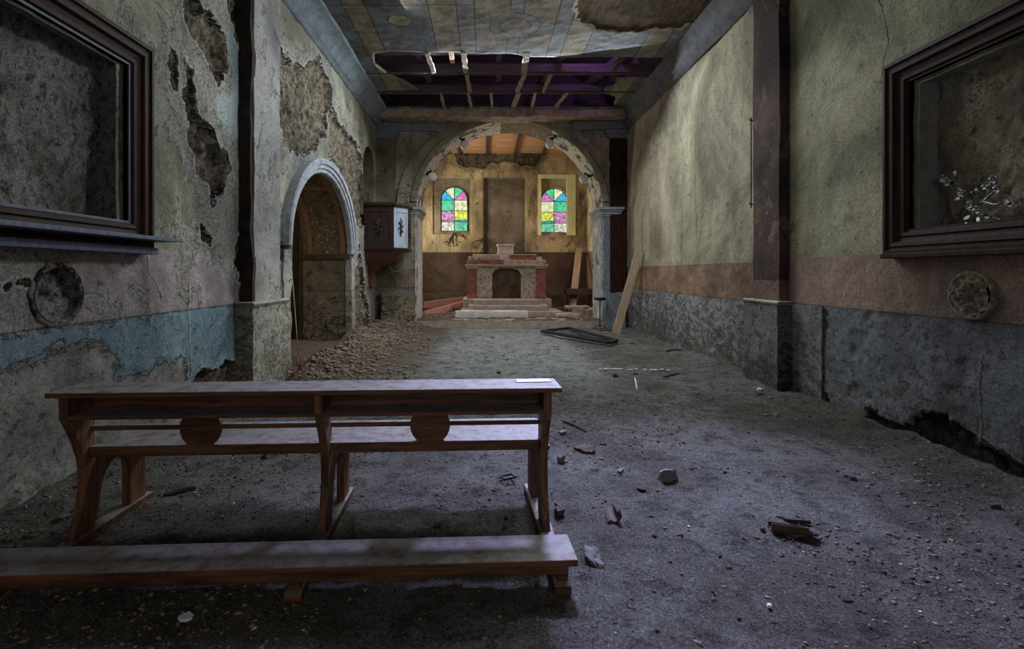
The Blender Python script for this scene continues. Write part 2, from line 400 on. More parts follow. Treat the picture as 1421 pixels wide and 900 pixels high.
def floor_mat():
    m = Mat('dusty_dirt_floor', .95)
    a = m.noise(.7, 6, .62, dist=.5); b = m.noise(4.5, 8, .72, dist=.4); c_ = m.noise(24, 7, .8); d = m.noise(80, 5, .85)
    c = m.mix(a.soft(.38, .62), (.155, .145, .12), (.30, .29, .265))
    c = m.mix(b.soft(.48, .64)*.55, c, (.10, .088, .07))
    c = m.mix(m.attr('warm').soft(0, 1), c, m.mix(b.soft(.35, .65), (.15, .095, .06), (.33, .235, .155)))  # warm: warm light mixed into the brown of the dirt
    c = m.mix(m.attr('pale').soft(0, 1)*m.noise(3, 7, .75).soft(.34, .52)*.85, c, (.50, .50, .50))  # pale: lit middle path of the floor put into the colour
    c = m.mix((c_+b*.5-.25).soft(.52, .60)*.85, c, (.035, .03, .026)); c = m.mix((d+c_*.3).gt(.76)*.5, c, (.48, .46, .42))
    c = m.mul(c, d.soft(.34, .66)*1.0+c_.soft(.38, .62)*.55+.12)
    return m.done(c, b*.9+c_*1.4+d*.6, .055)
M_floor = floor_mat()
def rubble_mat():
    m = Mat('plaster_rubble', .95); s_ = m.attr('shade'); n = m.noise(30, 4)
    c = m.mix(s_.soft(.1, 1.0), (.05, .038, .028), (.24, .20, .155)); c = m.mix(s_.gt(.985), c, (.48, .47, .45))
    return m.done(m.mul(c, n*.7+.65), n, .005)
M_rub = rubble_mat()
M_rubw = flat_mat('brown_plaster_rubble', (.27, .205, .15), .95, var=.65, sc=7)
# ------------------------------------------------------------------ LEFT WALL
DOOR = arch(7.53, 10.97, -.3, 1.92, 1.40)                       # doorway into the side chapel
NICHE = arch(12.15, 13.35, 2.9, 4.05, .62, 14)                  # tall niche behind the pulpit
FR_L = [(1.45, 1.9), (4.04, 1.9), (4.04, 3.17), (1.45, 3.17)]
LMED = circ(3.48, 1.345, .185)
def px(poly, fn, ox=0, oy=0, s=1): return [fn(ox+a*s, oy+b*s) for a, b in poly]
PEELS_L = [
    px([(150, 230), (185, 250), (205, 270), (225, 302), (265, 305), (300, 285), (320, 245), (345, 290), (362, 340), (385, 420), (393, 480), (372, 492), (355, 515), (360, 560), (335, 605), (315, 660), (290, 692), (240, 690), (165, 640), (150, 500)], LW, 340, 0, .311),
    px([(365, 520), (400, 495), (430, 560), (470, 610), (505, 655), (520, 720), (525, 860), (560, 1010), (470, 1010), (440, 800), (420, 760), (366, 700), (372, 600)], LW, 340, 0, .311),
    px([(765, 20), (820, 10), (900, 90), (938, 160), (935, 340), (890, 310), (845, 225), (790, 150)], LW, 0, 0, .3333),
    px([(790, 485), (850, 510), (890, 570), (912, 690), (938, 715), (920, 820), (878, 862), (872, 790), (830, 745), (805, 640), (770, 560)], LW, 0, 0, .3333),
    px([(262, 531), (285, 514), (310, 510), (334, 506), (340, 560), (250, 560)], LW),
    px([(5, 388), (28, 388), (26, 399), (6, 402)], LW),
    px([(258, 88), (268, 98), (266, 140), (274, 185), (284, 205), (274, 205), (262, 180), (256, 135)], LW),
    px([(236, 75), (244, 92), (246, 118), (238, 108)], LW), px([(300, 200), (312, 212), (318, 240), (306, 232)], LW),
    px([(326, 330), (338, 340), (340, 400), (332, 392), (324, 360)], LW), px([(282, 318), (296, 326), (292, 338), (281, 332)], LW),
    px([(318, -30), (338, -30), (338, 40), (330, 60), (322, 20)], LW),
    px([(390, 330), (398, 330), (400, 500), (394, 530), (387, 520)], LW),
    px([(497, 340), (505, 395), (512, 440), (506, 474), (491, 478), (490, 420)], LW),
]
PAINT_L = px([(-200, 485), (0, 462), (330, 418), (336, 508), (300, 515), (262, 540), (256, 500), (225, 500), (200, 522), (168, 522), (160, 492), (140, 478), (100, 476), (70, 490), (45, 508), (0, 512), (-200, 560)], LW)
WHITE_L = px([(940, 120), (985, 130), (1010, 330), (1020, 400), (1000, 560), (960, 590), (905, 480), (910, 400), (960, 400), (975, 340)], LW, 0, 0, .3333)
def lmax(polys, wp=.07):
    def f(u, v):
        a = u+wp*fbm(u*4, v*4, s=301, o=4, g=.6); b = v+wp*fbm(u*4, v*4, s=311, o=4, g=.6)
        return np.max([poly_sd(a, b, p) for p in polys], 0)
    return f
peelL = lmax(PEELS_L)
def offL(u, v):
    p = peelL(u, v)+fbm(u*7, v*7, s=3, o=3)*.025
    o = .012*fbm(u*1.2, v*1.2, s=1)+.004*fbm(u*9, v*9, s=2)
    k = sstep(-.005, .02, p)
    o = o - k*(.075+.035*fbm(u*11, v*11, s=8, o=4, g=.65))
    o = o + .02*sstep(-.10, -.01, p)*(1-k)
    pt = poly_sd(u, v, PAINT_L)+fbm(u*6, v*6, s=5)*.06
    o = o - .012*(1-sstep(-.01, .02, pt))*(v < 1.13)*(u < 6.2)
    o = o - .03*sstep(.5, 0, v)*(fbm(u*3, v*3, s=9) > .1)
    return o
def crackf(line):       # line: list of (u,v); signed horizontal distance, fading away past its ends
    L = np.array(sorted(line, key=lambda q: q[1]))
    def f(u, v):
        uu = np.interp(v, L[:, 1], L[:, 0])+.02*vnoise(v*6, 0*v+1.5)
        return (u-uu)+np.where((v < L[0, 1]) | (v > L[-1, 1]), 5.0, 0)
    return f
us = np.unique(np.concatenate([lines(-2.4, 2.4, .12), lines(2.4, 7.5, .023), lines(7.5, YE, .04)]))
vz = lines(-.05, ZC+.1, .024)
wl = grid_mesh('wall_left', us, vz, lambda u, v, o: np.stack([XL+o, u, v], -1), M_left, [DOOR, NICHE, FR_L, LMED], offL,
               {'peel': peelL, 'paint': lambda u, v: poly_sd(u, v, PAINT_L), 'white': lambda u, v: poly_sd(u, v, WHITE_L),
                'crack_a': crackf(px([(268, 350), (262, 390), (260, 440), (263, 480), (266, 530)], LW)),
                'crack_b': crackf(px([(203, 350), (206, 375), (220, 400), (224, 420)], LW))})
tag(wl, kind='structure')
def pocket(name, poly, fn, depth, mat, cap=True, parent=None, amp=.01, capmat=None):
    """walls of a recess behind a hole outline; fn(u,v,d)"""
    k = max(2, int(depth/.08)); n = len(poly); v = []; f = []
    for j in range(k+1):
        for a, b in poly: v.append(fn(a, b, depth*j/k-.02*(j == 0)))
    for j in range(k):
        for i in range(n): f.append((j*n+i, j*n+(i+1) % n, (j+1)*n+(i+1) % n, (j+1)*n+i))
    if cap: f.append(tuple(range(k*n, (k+1)*n)))
    return MB().add(v, f).build(name, mat, parent)
nl = tag(pocket('wall_left_niche', NICHE, lambda a, b, d: (XL-d, a, b), .35, M_ochre), kind='structure')
# doorway reveal: jambs and vault soffit 1 m deep
sof = Mat('painted_soffit', .92)
ac = sof.attr('across'); al = sof.attr('along'); nn = sof.noise(5, 6, .7); n2 = sof.noise(18, 5, .7)
cc = sof.mix(nn.soft(.35, .65), (.10, .065, .035), (.23, .155, .085))
bnd = (ac.gt(.10)*ac.lt(.2)).mx(ac.gt(.8)*ac.lt(.9)); bnd = bnd.mx((al*3.0 - (al*3.0)._o('FLOOR', 0)).lt(.07)*ac.gt(.1)*ac.lt(.9))
cc = sof.mix(bnd*.8, cc, (.30, .17, .08)); cc = sof.mix((n2.gt(.60)*ac.gt(.25)*ac.lt(.75)), cc, (.38, .42, .32)); cc = sof.mix(nn.gt(.60)*.8, cc, (.05, .035, .02))
M_soffit = sof.done(sof.mul(cc, n2*.8+.6), nn+n2, .02)
def reveal(name, poly, fn, t0, t1, mat, nt=24, amp=.012, seed=0):
    P = []
    for i in range(len(poly)-1):
        a = np.array(poly[i]); b = np.array(poly[i+1]); k = max(1, int(np.hypot(*(b-a))/.07))
        for j in range(k): P.append(a+(b-a)*j/k)
    P.append(np.array(poly[-1])); P = np.array(P); n = len(P)
    ts = np.linspace(t0, t1, nt); I, T = np.meshgrid(np.arange(n), ts, indexing='ij')
    dd = np.gradient(P, axis=0); nr = np.stack([dd[:, 1], -dd[:, 0]], -1); nr /= np.linalg.norm(nr, axis=1)[:, None]+1e-9
    s_ = np.cumsum(np.r_[0, np.hypot(*np.diff(P, axis=0).T)])
    o = amp*fbm(s_[I]*5, T*5, s=seed)*np.minimum(1, (T-t0)/(t1-t0)*8)
    U = P[I, 0]+nr[I, 0]*o; V = P[I, 1]+nr[I, 1]*o
    return grid_mesh(name, np.arange(n), ts, lambda u, v, off: fn(U.ravel(), V.ravel(), T.ravel()), mat,
                     attrs={'across': lambda u, v: (v-t0)/(t1-t0), 'along': lambda u, v: u/n})
rv = tag(reveal('trim_1', DOOR[1:-1], lambda u, v, t: np.stack([t, u, v], -1), XL+.01, XL-1.0, M_soffit, seed=3), kind='structure')
for nm, yy, sg in (('trim_2', 10.97, 1), ('trim_3', 7.53, -1)):
    y0, y1 = (yy, yy+.22) if sg > 0 else (yy-.22, yy)
    p = MB().box(XL-1.0, XL-.015, y0, y1, -.2, 1.93).build(nm, M_ochre); rough(p, .010, 6, .07, 2); tag(p, kind='structure')
for nm, y0, y1 in (('trim_4', 10.90, 11.18), ('trim_5', 7.3, 7.60)):
    p = MB().box(XL-1.03, XL+.03, y0, y1, 1.80, 1.90).build(nm, M_darkroom)
    rough(p, .008, 8, .06, 4); tag(p, kind='structure')
# pier ends beside the doorway: impost and pale flaking jamb edge
for nm, y0, y1, z1 in (('trim_6', 7.28, 7.54, 1.84), ('trim_7', 10.95, 11.25, 1.84)):
    p = MB().box(XL-.08, XL+.055, y0, y1, -.1, z1).build(nm, M_pale); rough(p, .014, 7, .05, 8); tag(p, kind='structure')
def ring(name, cu, cv, rin, rout, riz, roz, prof, fn, mat, n=56, a0=0, a1=PI, parent=None):
    """archivolt: prof = list of (t 0..1 from inner to outer, protrusion)"""
    v = []; f = []; m_ = len(prof)
    for i in range(n+1):
        t = a0+(a1-a0)*i/n
        for k, (q, pr) in enumerate(prof):
            ru = rin+(rout-rin)*q; rv_ = riz+(roz-riz)*q
            v.append(fn(cu-ru*math.cos(t), cv+rv_*math.sin(t), pr))
    for i in range(n):
        for k in range(m_-1): f.append((i*m_+k, i*m_+k+1, (i+1)*m_+k+1, (i+1)*m_+k))
    f += [tuple(range(m_)), tuple(range(n*m_, (n+1)*m_))[::-1]]
    return MB().add(v, f).build(name, mat, parent)
PROF = [(0, -.04), (0, .05), (.08, .075), (.3, .075), (.34, .10), (.6, .105), (.64, .13), (.92, .14), (1, .12), (1, -.04)]
ra = tag(ring('trim_8', 9.25, 1.90, 1.70, 1.97, 1.38, 1.63, PROF, lambda u, v, p: (XL+p, u, v), M_ring), kind='structure')
# side chapel behind the doorway
mb = MB()
mb.box(-7.2, XL-1.0, 12.0, 12.2, -.2, 4.6); mb.box(-7.2, XL-1.0, 6.2, 6.4, -.2, 4.6); mb.box(-7.3, -7.1, 6.3, 12.1, -.2, 4.6); mb.box(-7.2, XL-1.0, 6.3, 12.1, 4.5, 4.6)
mb.box(XL-1.1, XL-1.0, 6.3, 7.5, -.2, 4.6); mb.box(XL-1.1, XL-1.0, 11.0, 12.1, -.2, 4.6); mb.box(XL-1.1, XL-1.0, 7.4, 11.1, 3.4, 4.6)
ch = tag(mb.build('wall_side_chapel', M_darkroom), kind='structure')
# main pilaster on the left wall
def trimbox(name, x0, x1, y0, y1, z0, z1, mat, amp=.012, sc=5, cut=.06, seed=0):
    p = MB().box(x0, x1, y0, y1, z0, z1).build(name, mat); rough(p, amp, sc, cut, seed); return tag(p, kind='structure')
trimbox('trim_9', XL-.1, -2.79, 6.10, 6.88, 1.05, 5.6, M_pale, .012, 3, .08, 11)
trimbox('trim_10', XL-.1, -2.72, 5.93, 6.97, -.1, 1.10, M_pale, .018, 5, .06, 12)
tag(MB().prism([(0, 0), (.26, 0), (.275, .03), (.25, .06), (.0, .06)], lambda a, b, t: (XL-.02+a, t, 1.09+b), 5.91, 6.99).build('trim_11', M_pale, bevel=.006), kind='structure')
trimbox('trim_41', XL-.05, -2.80, 6.04, 6.12, 1.12, 5.6, M_gapshade, .018, 2.5, .06, 34)  # gap beside the pilaster as a solid strip, its shade put into the colour
# ------------------------------------------------------------------ RIGHT WALL
FR_R = [(1.9, 1.86), (4.46, 1.86), (4.46, 3.17), (1.9, 3.17)]
PEELS_R = [px([(1203, 577), (1225, 582), (1255, 592), (1290, 580), (1330, 590), (1385, 618), (1425, 650), (1450, 720), (1200, 640)], RW),
           px([(1138, 560), (1150, 545), (1160, 575), (1180, 600), (1140, 600)], RW)]
peelR = lmax(PEELS_R)
def offR(u, v):
    p = peelR(u, v)+fbm(u*9, v*9, s=33, o=3)*.02; k = sstep(-.005, .02, p)
    o = .014*fbm(u*1.1, v*1.1, s=21)+.004*fbm(u*9, v*9, s=22)-k*(.09+.03*fbm(u*13, v*13, s=28))
    return o-.012*(v < 1.12)*(fbm(u*4, v*4, s=29, o=4) > .35)
rcr = {'crack_a': crackf(px([(1219, -60), (1222, 0), (1229, 25), (1232, 60), (1229, 85), (1222, 118)], RW)),
       'crack_b': crackf(px([(965, 130), (966, 200), (964, 260), (968, 330), (972, 400), (975, 430)], RW))}
MAPR = lambda u, v, o: np.stack([XR-o, u, v], -1)
wr = tag(grid_mesh('wall_right', np.unique(np.concatenate([lines(-2.4, 3.3, .12), lines(3.3, 6.5, .024)])), vz, MAPR, M_right, [FR_R], offR,
                   dict(rcr, peel=peelR), flip=True), kind='structure')
wr2 = tag(grid_mesh('wall_right_far', lines(6.5, YE, .035), lines(-.05, ZC+.1, .035), MAPR, M_rightfar, [], offR, dict(rcr, peel=peelR), flip=True), kind='structure')
trimbox('trim_12', XR-.13, XR+.1, 6.38, 7.0, 1.05, 5.45, M_redpil, .008, 3, .08, 13)
trimbox('trim_13', XR-.20, XR+.1, 6.30, 7.12, -.1, 1.10, M_redpil, .012, 5, .06, 14)
tag(MB().prism([(0, 0), (-.23, 0), (-.24, .02), (-.21, .045), (0, .045)], lambda a, b, t: (XR+.02+a, t, 1.095+b), 6.28, 7.14).build('trim_14', M_pale, bevel=.005), kind='structure')
trimbox('trim_15', XR-.03, XR+.1, 5.72, 6.32, -.1, 1.11, M_redpil, .008, 5, .06, 15)
# ------------------------------------------------------------------ END WALL with the great arch
AX0, AX1, AS, AR = -1.86, 3.19, 3.28, 2.33
ARCH = arch(AX0, AX1, -.5, AS, AR, 48)
def offE(u, v):
    return .012*fbm(u*1.5, v*1.5, s=41)+.005*fbm(u*9, v*9, s=42)
we = tag(grid_mesh('wall_end', lines(XL-.1, XR+.1, .045), lines(-.05, ZC+.1, .045), lambda u, v, o: np.stack([u, YE-o, v], -1), M_end, [ARCH], offE, flip=False), kind='structure')
wb = tag(grid_mesh('wall_chancel_front', lines(XL-.1, XR+.1, .2), lines(-.05, 6.1, .2), lambda u, v, o: np.stack([u, 14.9-o, v], -1), M_chan, [ARCH]), kind='structure')
# speckled white arch reveal
rm = Mat('flaking_white_arch_paint', .9); q = rm.noise(2.6, 5, .7); q2 = rm.noise(9, 5, .7)
c0 = rm.mix(q2.soft(.35, .6), (.42, .42, .36), (.60, .59, .50)); c0 = rm.mix(q.gt(.54), c0, (.12, .12, .12)); c0 = rm.mix(rm.attr('crown').gt(.5)*q2.soft(.3, .5), c0, (.17, .13, .09))
M_arch = rm.done(rm.mul(c0, rm.noise(40, 3)*.7+.65), q2, .02)
P_ = ARCH[1:-1]
rv = reveal('trim_16', ARCH, lambda u, v, t: np.stack([u, t, v], -1), YE-.01, 14.9, M_arch, nt=22, amp=.02, seed=5); tag(rv, kind='structure')
a_ = rv.data.attributes.new('crown', 'FLOAT', 'POINT'); co_ = np.empty(len(rv.data.vertices)*3, np.float32); rv.data.vertices.foreach_get('co', co_); co_ = co_.reshape(-1, 3)
a_.data.foreach_set('value', (sstep(5.25, 5.45, co_[:, 2])*sstep(.2, .7, co_[:, 0])).astype(np.float32))
cxA = (AX0+AX1)/2; rA = (AX1-AX0)/2
tag(ring('trim_17', cxA, AS, rA, rA+.17, AR, AR+.12, [(0, -.03), (0, .04), (.3, .06), (.9, .06), (1, -.03)], lambda u, v, p: (u, YE-p, v), M_end, 72, .02*PI, .98*PI), kind='structure')
tag(ring('trim_18', cxA, AS, rA+.2, rA+.52, AR+.1, AR+.30, [(0, -.03), (0, .02), (.85, .03), (.88, .09), (1, .09), (1, -.03)], lambda u, v, p: (u, YE-p, v), M_end, 72, 0, PI), kind='structure')
# imposts with moulded capitals, pale pilaster strips
def capital(name, x0, x1, y0, y1, z, mat, h=.24):
    mb = MB()
    for k, (e, a, b) in enumerate([(0.0, 0, .05), (.03, .05, .12), (.06, .12, .17), (.10, .17, .24)]):
        mb.box(x0-e, x1+e, y0-e, y1, z+a*h/.24, z+b*h/.24)
    return tag(mb.build(name, mat, bevel=.006), kind='structure')
trimbox('trim_19', AX0-.55, AX0+.015, YE-.07, YE+.1, 0, AS-.24, M_end, .01, 5, .1, 16)
trimbox('trim_20', AX1-.015, AX1+.45, YE-.07, YE+.1, 0, AS-.24, M_bluegrey, .01, 5, .1, 17)
capital('trim_21', AX0-.55, AX0+.03, YE-.09, YE+1.2, AS-.26, M_ring)
capital('trim_22', AX1-.03, AX1+.45, YE-.09, YE+1.2, AS-.26, M_ring)
trimbox('trim_23', AX0-.02, AX0+.012, YE-.075, 14.9, .15, AS-.25, M_white, .006, 5, .1, 18)
trimbox('trim_24', AX1-.012, AX1+.02, YE-.075, 14.9, .15, AS-.25, M_ring, .006, 5, .1, 19)
# corner pilasters, plinth blocks, frieze and upper beam
trimbox('trim_25', XL-.1, -2.42, YE-.12, YE+.1, 0, 5.25, M_ochre, .012, 4, .1, 20)
trimbox('trim_26', 3.38, XR+.1, YE-.10, YE+.1, 0, 5.22, M_frame, .008, 4, .1, 21)
capital('trim_27', XL, -2.40, YE-.14, YE, 5.12, M_bluegrey, .2)
capital('trim_28', 3.32, XR, YE-.14, YE, 5.12, M_bluegrey, .2)
trimbox('trim_29', -2.75, AX0-.02, YE-.32, YE+.05, -.1, 1.02, M_ochre, .03, 3, .07, 22)
trimbox('trim_30', AX1+.02, 3.75, YE-.25, YE+.05, -.1, .95, M_bluegrey, .02, 3, .07, 23)
trimbox('trim_31', XL-.05, XR+.05, 13.12, YE+.05, 5.56, 5.78, M_pinkbeam, .022, 3, .07, 24)
trimbox('trim_32', XL, -1.0, YE-.06, YE+.05, 5.32, 5.50, M_bluegrey, .012, 4, .08, 25)
trimbox('trim_33', 2.35, XR, YE-.22, YE+.05, 5.34, 5.54, M_bluegrey, .012, 4, .08, 26)
# ------------------------------------------------------------------ CORNICES
def extr(name, prof, mat, y0, y1, amp=.008, seed=0):
    P = np.array(prof); 
    ys = lines(y0, y1, .08); I = np.arange(len(P))
    def fm(u, v, o):
        i = np.rint(v).astype(int); x = P[i, 0]+amp*fbm(u*4, v*2, s=seed); z = P[i, 1]+amp*fbm(u*4, v*2+9, s=seed+1)
        return np.stack([x, u, z], -1)
    o = grid_mesh(name, ys, I.astype(float), fm, mat); return tag(o, kind='structure')
M_cornL = flat_mat('blue_grey_cornice', (.22, .27, .30), .85, var=.4, sc=5)
M_cornR = flat_mat('dark_grey_cornice', (.12, .12, .125), .85, var=.45, sc=5)
extr('trim_34', [(-2.96, 5.46), (-2.9, 5.46), (-2.88, 5.50), (-2.84, 5.51), (-2.80, 5.55), (-2.74, 5.62), (-2.66, 5.68), (-2.58, 5.71), (-2.54, 5.72), (-2.53, 5.76)], M_cornL, -2.4, YE, .007, 51)
extr('trim_35', [(3.86, 5.32), (3.81, 5.32), (3.80, 5.355), (3.75, 5.365), (3.74, 5.41), (3.69, 5.43), (3.68, 5.52), (3.65, 5.62), (3.60, 5.70), (3.56, 5.76)], M_cornR, -2.4, YE, .007, 53)
# ------------------------------------------------------------------ CEILING
def ceil_mat():
    m = Mat('painted_ceiling_plaster', .9); x, y = m.x, m.y
    n = m.noise(3, 6, .65); f = m.noise(22, 5, .7); big = m.noise(.8, 3)
    blue = m.mix(n.soft(.35, .65), (.115, .125, .14), (.18, .19, .20)); beige = m.mix(n.soft(.35, .65), (.23, .19, .13), (.32, .28, .21)); grey = m.mix(n.soft(.3, .7), (.19, .20, .19), (.27, .275, .26))
    def band(a, b): return x.gt(a)*x.lt(b)
    c = m.mix(band(-2.26, -1.91), blue, beige); c = m.mix(band(-.91, -.46), c, beige); c = m.mix(band(-.46, -.17), c, grey)
    yc = 8.70; xc = .52
    cen = m.mix(f.soft(.55, .7)*.5, beige, (.34, .16, .10)); arms = (x-xc).abs().lt(.11).mx((y-yc).abs().lt(.11))
    dx = x-xc; dy = y-yc; d = (dx*dx+dy*dy)._o('SQRT', 0)
    arms = arms.mx(d.lt(.44)); c = m.mix(band(-.17, 1.2), c, m.mix(arms, cen, grey)); c = m.mix(d.lt(.27), c, beige)
    c = m.mix(band(1.2, 1.47), c, grey); c = m.mix(band(-.17, 1.2)*(y.gt(9.42)), c, grey); c = m.mix(band(1.47, 1.91), c, beige); c = m.mix(band(2.93, 3.33), c, beige)
    d2 = ((x+1.44)*(x+1.44)+(y-8.52)*(y-8.52))._o('SQRT', 0); c = m.mix(d2.lt(.20), c, beige)
    ln = d.gt(.255)*d.lt(.275); ln = ln.mx((d-.44).abs().lt(.012)*(arms*0+1)); ln = ln.mx((d2-.2).abs().lt(.012))
    for e in (-2.26, -1.91, -.91, -.46, -.17, 1.2, 1.47, 1.91, 2.93, 3.33): ln = ln.mx((x-e).abs().lt(.012))
    ln = ln.mx((((x-xc).abs()-.11).abs().lt(.01)).mx(((y-yc).abs()-.11).abs().lt(.01))*band(-.17, 1.2)*d.gt(.44))
    ln = ln.mx(((y-8.02).abs().lt(.012)*x.lt(-.17)))
    c = m.mix(ln*.8, c, (.035, .035, .035))
    c = m.mix(m.noise(1.2, 8, .72, dist=.5).soft(.5, .62)*.65, c, (.10, .085, .065)); c = m.mix((m.noise(4, 8, .75)-.60).gt(0)*.7, c, (.36, .33, .27)); c = m.mix((m.noise(2.2, 8, .7, dist=1.0)-.5).abs().lt(.004)*.7, c, (.03, .025, .02))
    pe = m.attr('peel')+(m.noise(8, 4)-.5)*.1; pk = pe.gt(0)
    c = m.mix((pe+.02).abs().lt(.025)*.8, c, (.45, .42, .33))
    ree = m.noise(3, 5, .7, m.vec(6, 1.4, 1)); c = m.mix(pk, c, m.mix(ree.soft(.3, .7), (.05, .03, .015), (.20, .125, .06)))
    c = m.mix(f.gt(.68)*.6, c, (.05, .045, .04))
    return m.done(m.mul(c, f*.7+.65), f*.3+n*.4+pk*m.noise(30, 4, .8)*1.4, .02)
M_ceil = ceil_mat()
def CP(x, y): Y = F*(ZC-CZ)/(CY-y); return ((x-CX)*Y/F, Y)
HOLE = px([(185, 172), (240, 170), (420, 171), (640, 177), (700, 186), (820, 190), (1000, 186), (1140, 190), (1142, 225), (1118, 262), (1040, 262), (985, 262), (984, 282), (945, 290), (945, 308), (980, 318), (975, 345), (1000, 352), (1000, 356),
           (200, 356), (205, 300), (330, 295), (290, 270), (235, 240), (190, 215)], CP, 440, 0, .42225)
HOLE = [(a+.03*math.sin(i*5.1), b+.03*math.cos(i*3.3)) if b < 13 else (a, b) for i, (a, b) in enumerate(HOLE)]
SKY = [(.55, 6.9), (1.7, 6.85), (1.75, 7.62), (1.2, 7.66), (.5, 7.62)]
PEEL_C = px([(862, 60), (870, 10), (900, -60), (1320, -60), (1335, 10), (1300, 52), (1240, 75), (1190, 95), (1120, 88), (1060, 108), (980, 100), (920, 98), (880, 72)], CP, 440, 0, .42225)
peelC = lmax([PEEL_C])
cl = grid_mesh('ceiling', np.unique(np.concatenate([lines(XL, -2.4, .05), lines(-2.4, XR, .04)])), np.unique(np.concatenate([lines(-2.4, 5.4, .15), lines(5.4, 6.6, .1), lines(6.6, YE, .035)])),
               lambda u, v, o: np.stack([u, v, ZC-o], -1), M_ceil, [HOLE, SKY], lambda u, v: .012*fbm(u*1.5, v*1.5, s=61)+.004*fbm(u*8, v*8, s=62)-.035*sstep(0, .03, peelC(u, v)), {'peel': peelC}, flip=True)
md = cl.modifiers.new('thick', 'SOLIDIFY'); md.thickness = .05; md.offset = -1
tag(cl, kind='structure')
for y0 in (10.74, 11.85):
    rough(MB().box(-2.65, 3.55, y0, y0+.05, 5.735, 5.775).build('joist', M_darkwood, cl), .006, 3, .2, 3)
def lath(x, y0, y1, dx=0, w_=.045, mat=None):
    mb = MB().prism([(-w_, 0), (w_, 0), (w_*.9, .05), (-w_*.9, .05)], lambda a, b, t: (x+dx*(t-y0)/(y1-y0)+a, t, 5.735+b), y0, y1)
    rough(mb.build('lath', mat or M_lath, cl), .016, 9, .05, int(x*10)+50)
for a in [(-1.13, 9.75, 10.74, .05), (-.42, 9.75, 10.76, .02, .05), (.81, 9.75, 10.76, .02, .06), (-.40, 10.78, 11.88, .05, .045), (.85, 10.78, 11.88, -.1, .05), (1.42, 10.8, 11.88, -.05, .035),
          (-1.05, 11.9, 13.1, 0, .03), (-.40, 11.9, 13.1, .05, .035), (.14, 11.9, 13.1, .05, .03), (.80, 11.9, 13.1, -.08, .06), (1.2, 11.9, 13.1, 0, .035), (1.95, 11.9, 13.1, -.15, .035)]: lath(*a)
for (x, y0, y1) in ((-.72, 9.8, 10.5), (2.75, 9.7, 10.9)):
    MB().box(x, x+.09, y0, y1, 5.85, 5.92).build('batten', M_ceilwood if x < 0 else M_darkwood, cl, bevel=.004)
# attic: rafters, boards
rf = empty('roof', (0, 0, 0)); tag(rf, kind='structure')
mb = MB(); mb.add([(-3.2, 6.8, 5.8), (-3.2, 14, 5.8), (.5, 14, 8.3), (.5, 6.8, 8.3), (4.1, 14, 5.8), (4.1, 6.8, 5.8)], [(0, 1, 2, 3), (3, 2, 4, 5)]); mb.build('roof_boarding', M_violetwood, rf)
MB().add([(-3.2, 6.8, 5.8), (.5, 6.8, 8.3), (4.1, 6.8, 5.8)], [(0, 1, 2)]).build('gable_board', M_darkwood, rf)
MB().add([(-3.2, 14, 5.8), (.5, 14, 8.3), (4.1, 14, 5.8)], [(0, 1, 2)]).build('gable_board', M_violetwood, rf)
for y0, z0, h_, d_ in ((10.3, 6.0, .16, .14), (11.3, 5.98, .2, .16), (12.6, 6.0, .2, .16)):
    rough(MB().box(-2.9, 3.8, y0, y0+d_, z0, z0+h_).build('tie_beam', M_violetwood, rf), .008, 2, .3, 5)
for x0, s_ in ((1.9, -.7), (2.9, .3), (3.3, -.9), (-1.6, .2), (.2, .1)):
    MB().add([(x0, 9.6, 6.2), (x0+.14, 9.6, 6.2), (x0+.14, 9.6, 6.34), (x0, 9.6, 6.34), (x0+s_, 13.6, 6.25), (x0+.14+s_, 13.6, 6.25), (x0+.14+s_, 13.6, 6.39), (x0+s_, 13.6, 6.39)],
             [(0, 1, 2, 3), (4, 7, 6, 5), (0, 4, 5, 1), (1, 5, 6, 2), (2, 6, 7, 3), (3, 7, 4, 0)]).build('rafter', M_violetwood, rf, bevel=.01)
# solid wall behind the camera
be = MB(); be.box(XL-.1, XR+.1, -2.6, -2.45, -.1, 5.85); tag(be.build('wall_back', M_end), kind='structure')
def petal(mb, c, d, L, w_, nrm):
    d = Vector(d).normalized(); nrm = Vector(nrm).normalized(); s_ = d.cross(nrm); c = Vector(c)
    v = [c, c+d*L*.35+s_*w_+nrm*.006, c+d*L*.75+s_*w_*.8+nrm*.012, c+d*L, c+d*L*.75-s_*w_*.8+nrm*.012, c+d*L*.35-s_*w_+nrm*.006, c+d*L*.5-nrm*.004]
    v2 = [p-nrm*.004 for p in v]; n = 7
    mb.add(v+v2, [(0, 1, 6), (1, 2, 6), (2, 3, 6), (3, 4, 6), (4, 5, 6), (5, 0, 6)]+[(n, n+6, n+1), (n+1, n+6, n+2), (n+2, n+6, n+3), (n+3, n+6, n+4), (n+4, n+6, n+5), (n+5, n+6, n)]+[(i, n+i, n+(i+1) % 6, (i+1) % 6) for i in range(6)])
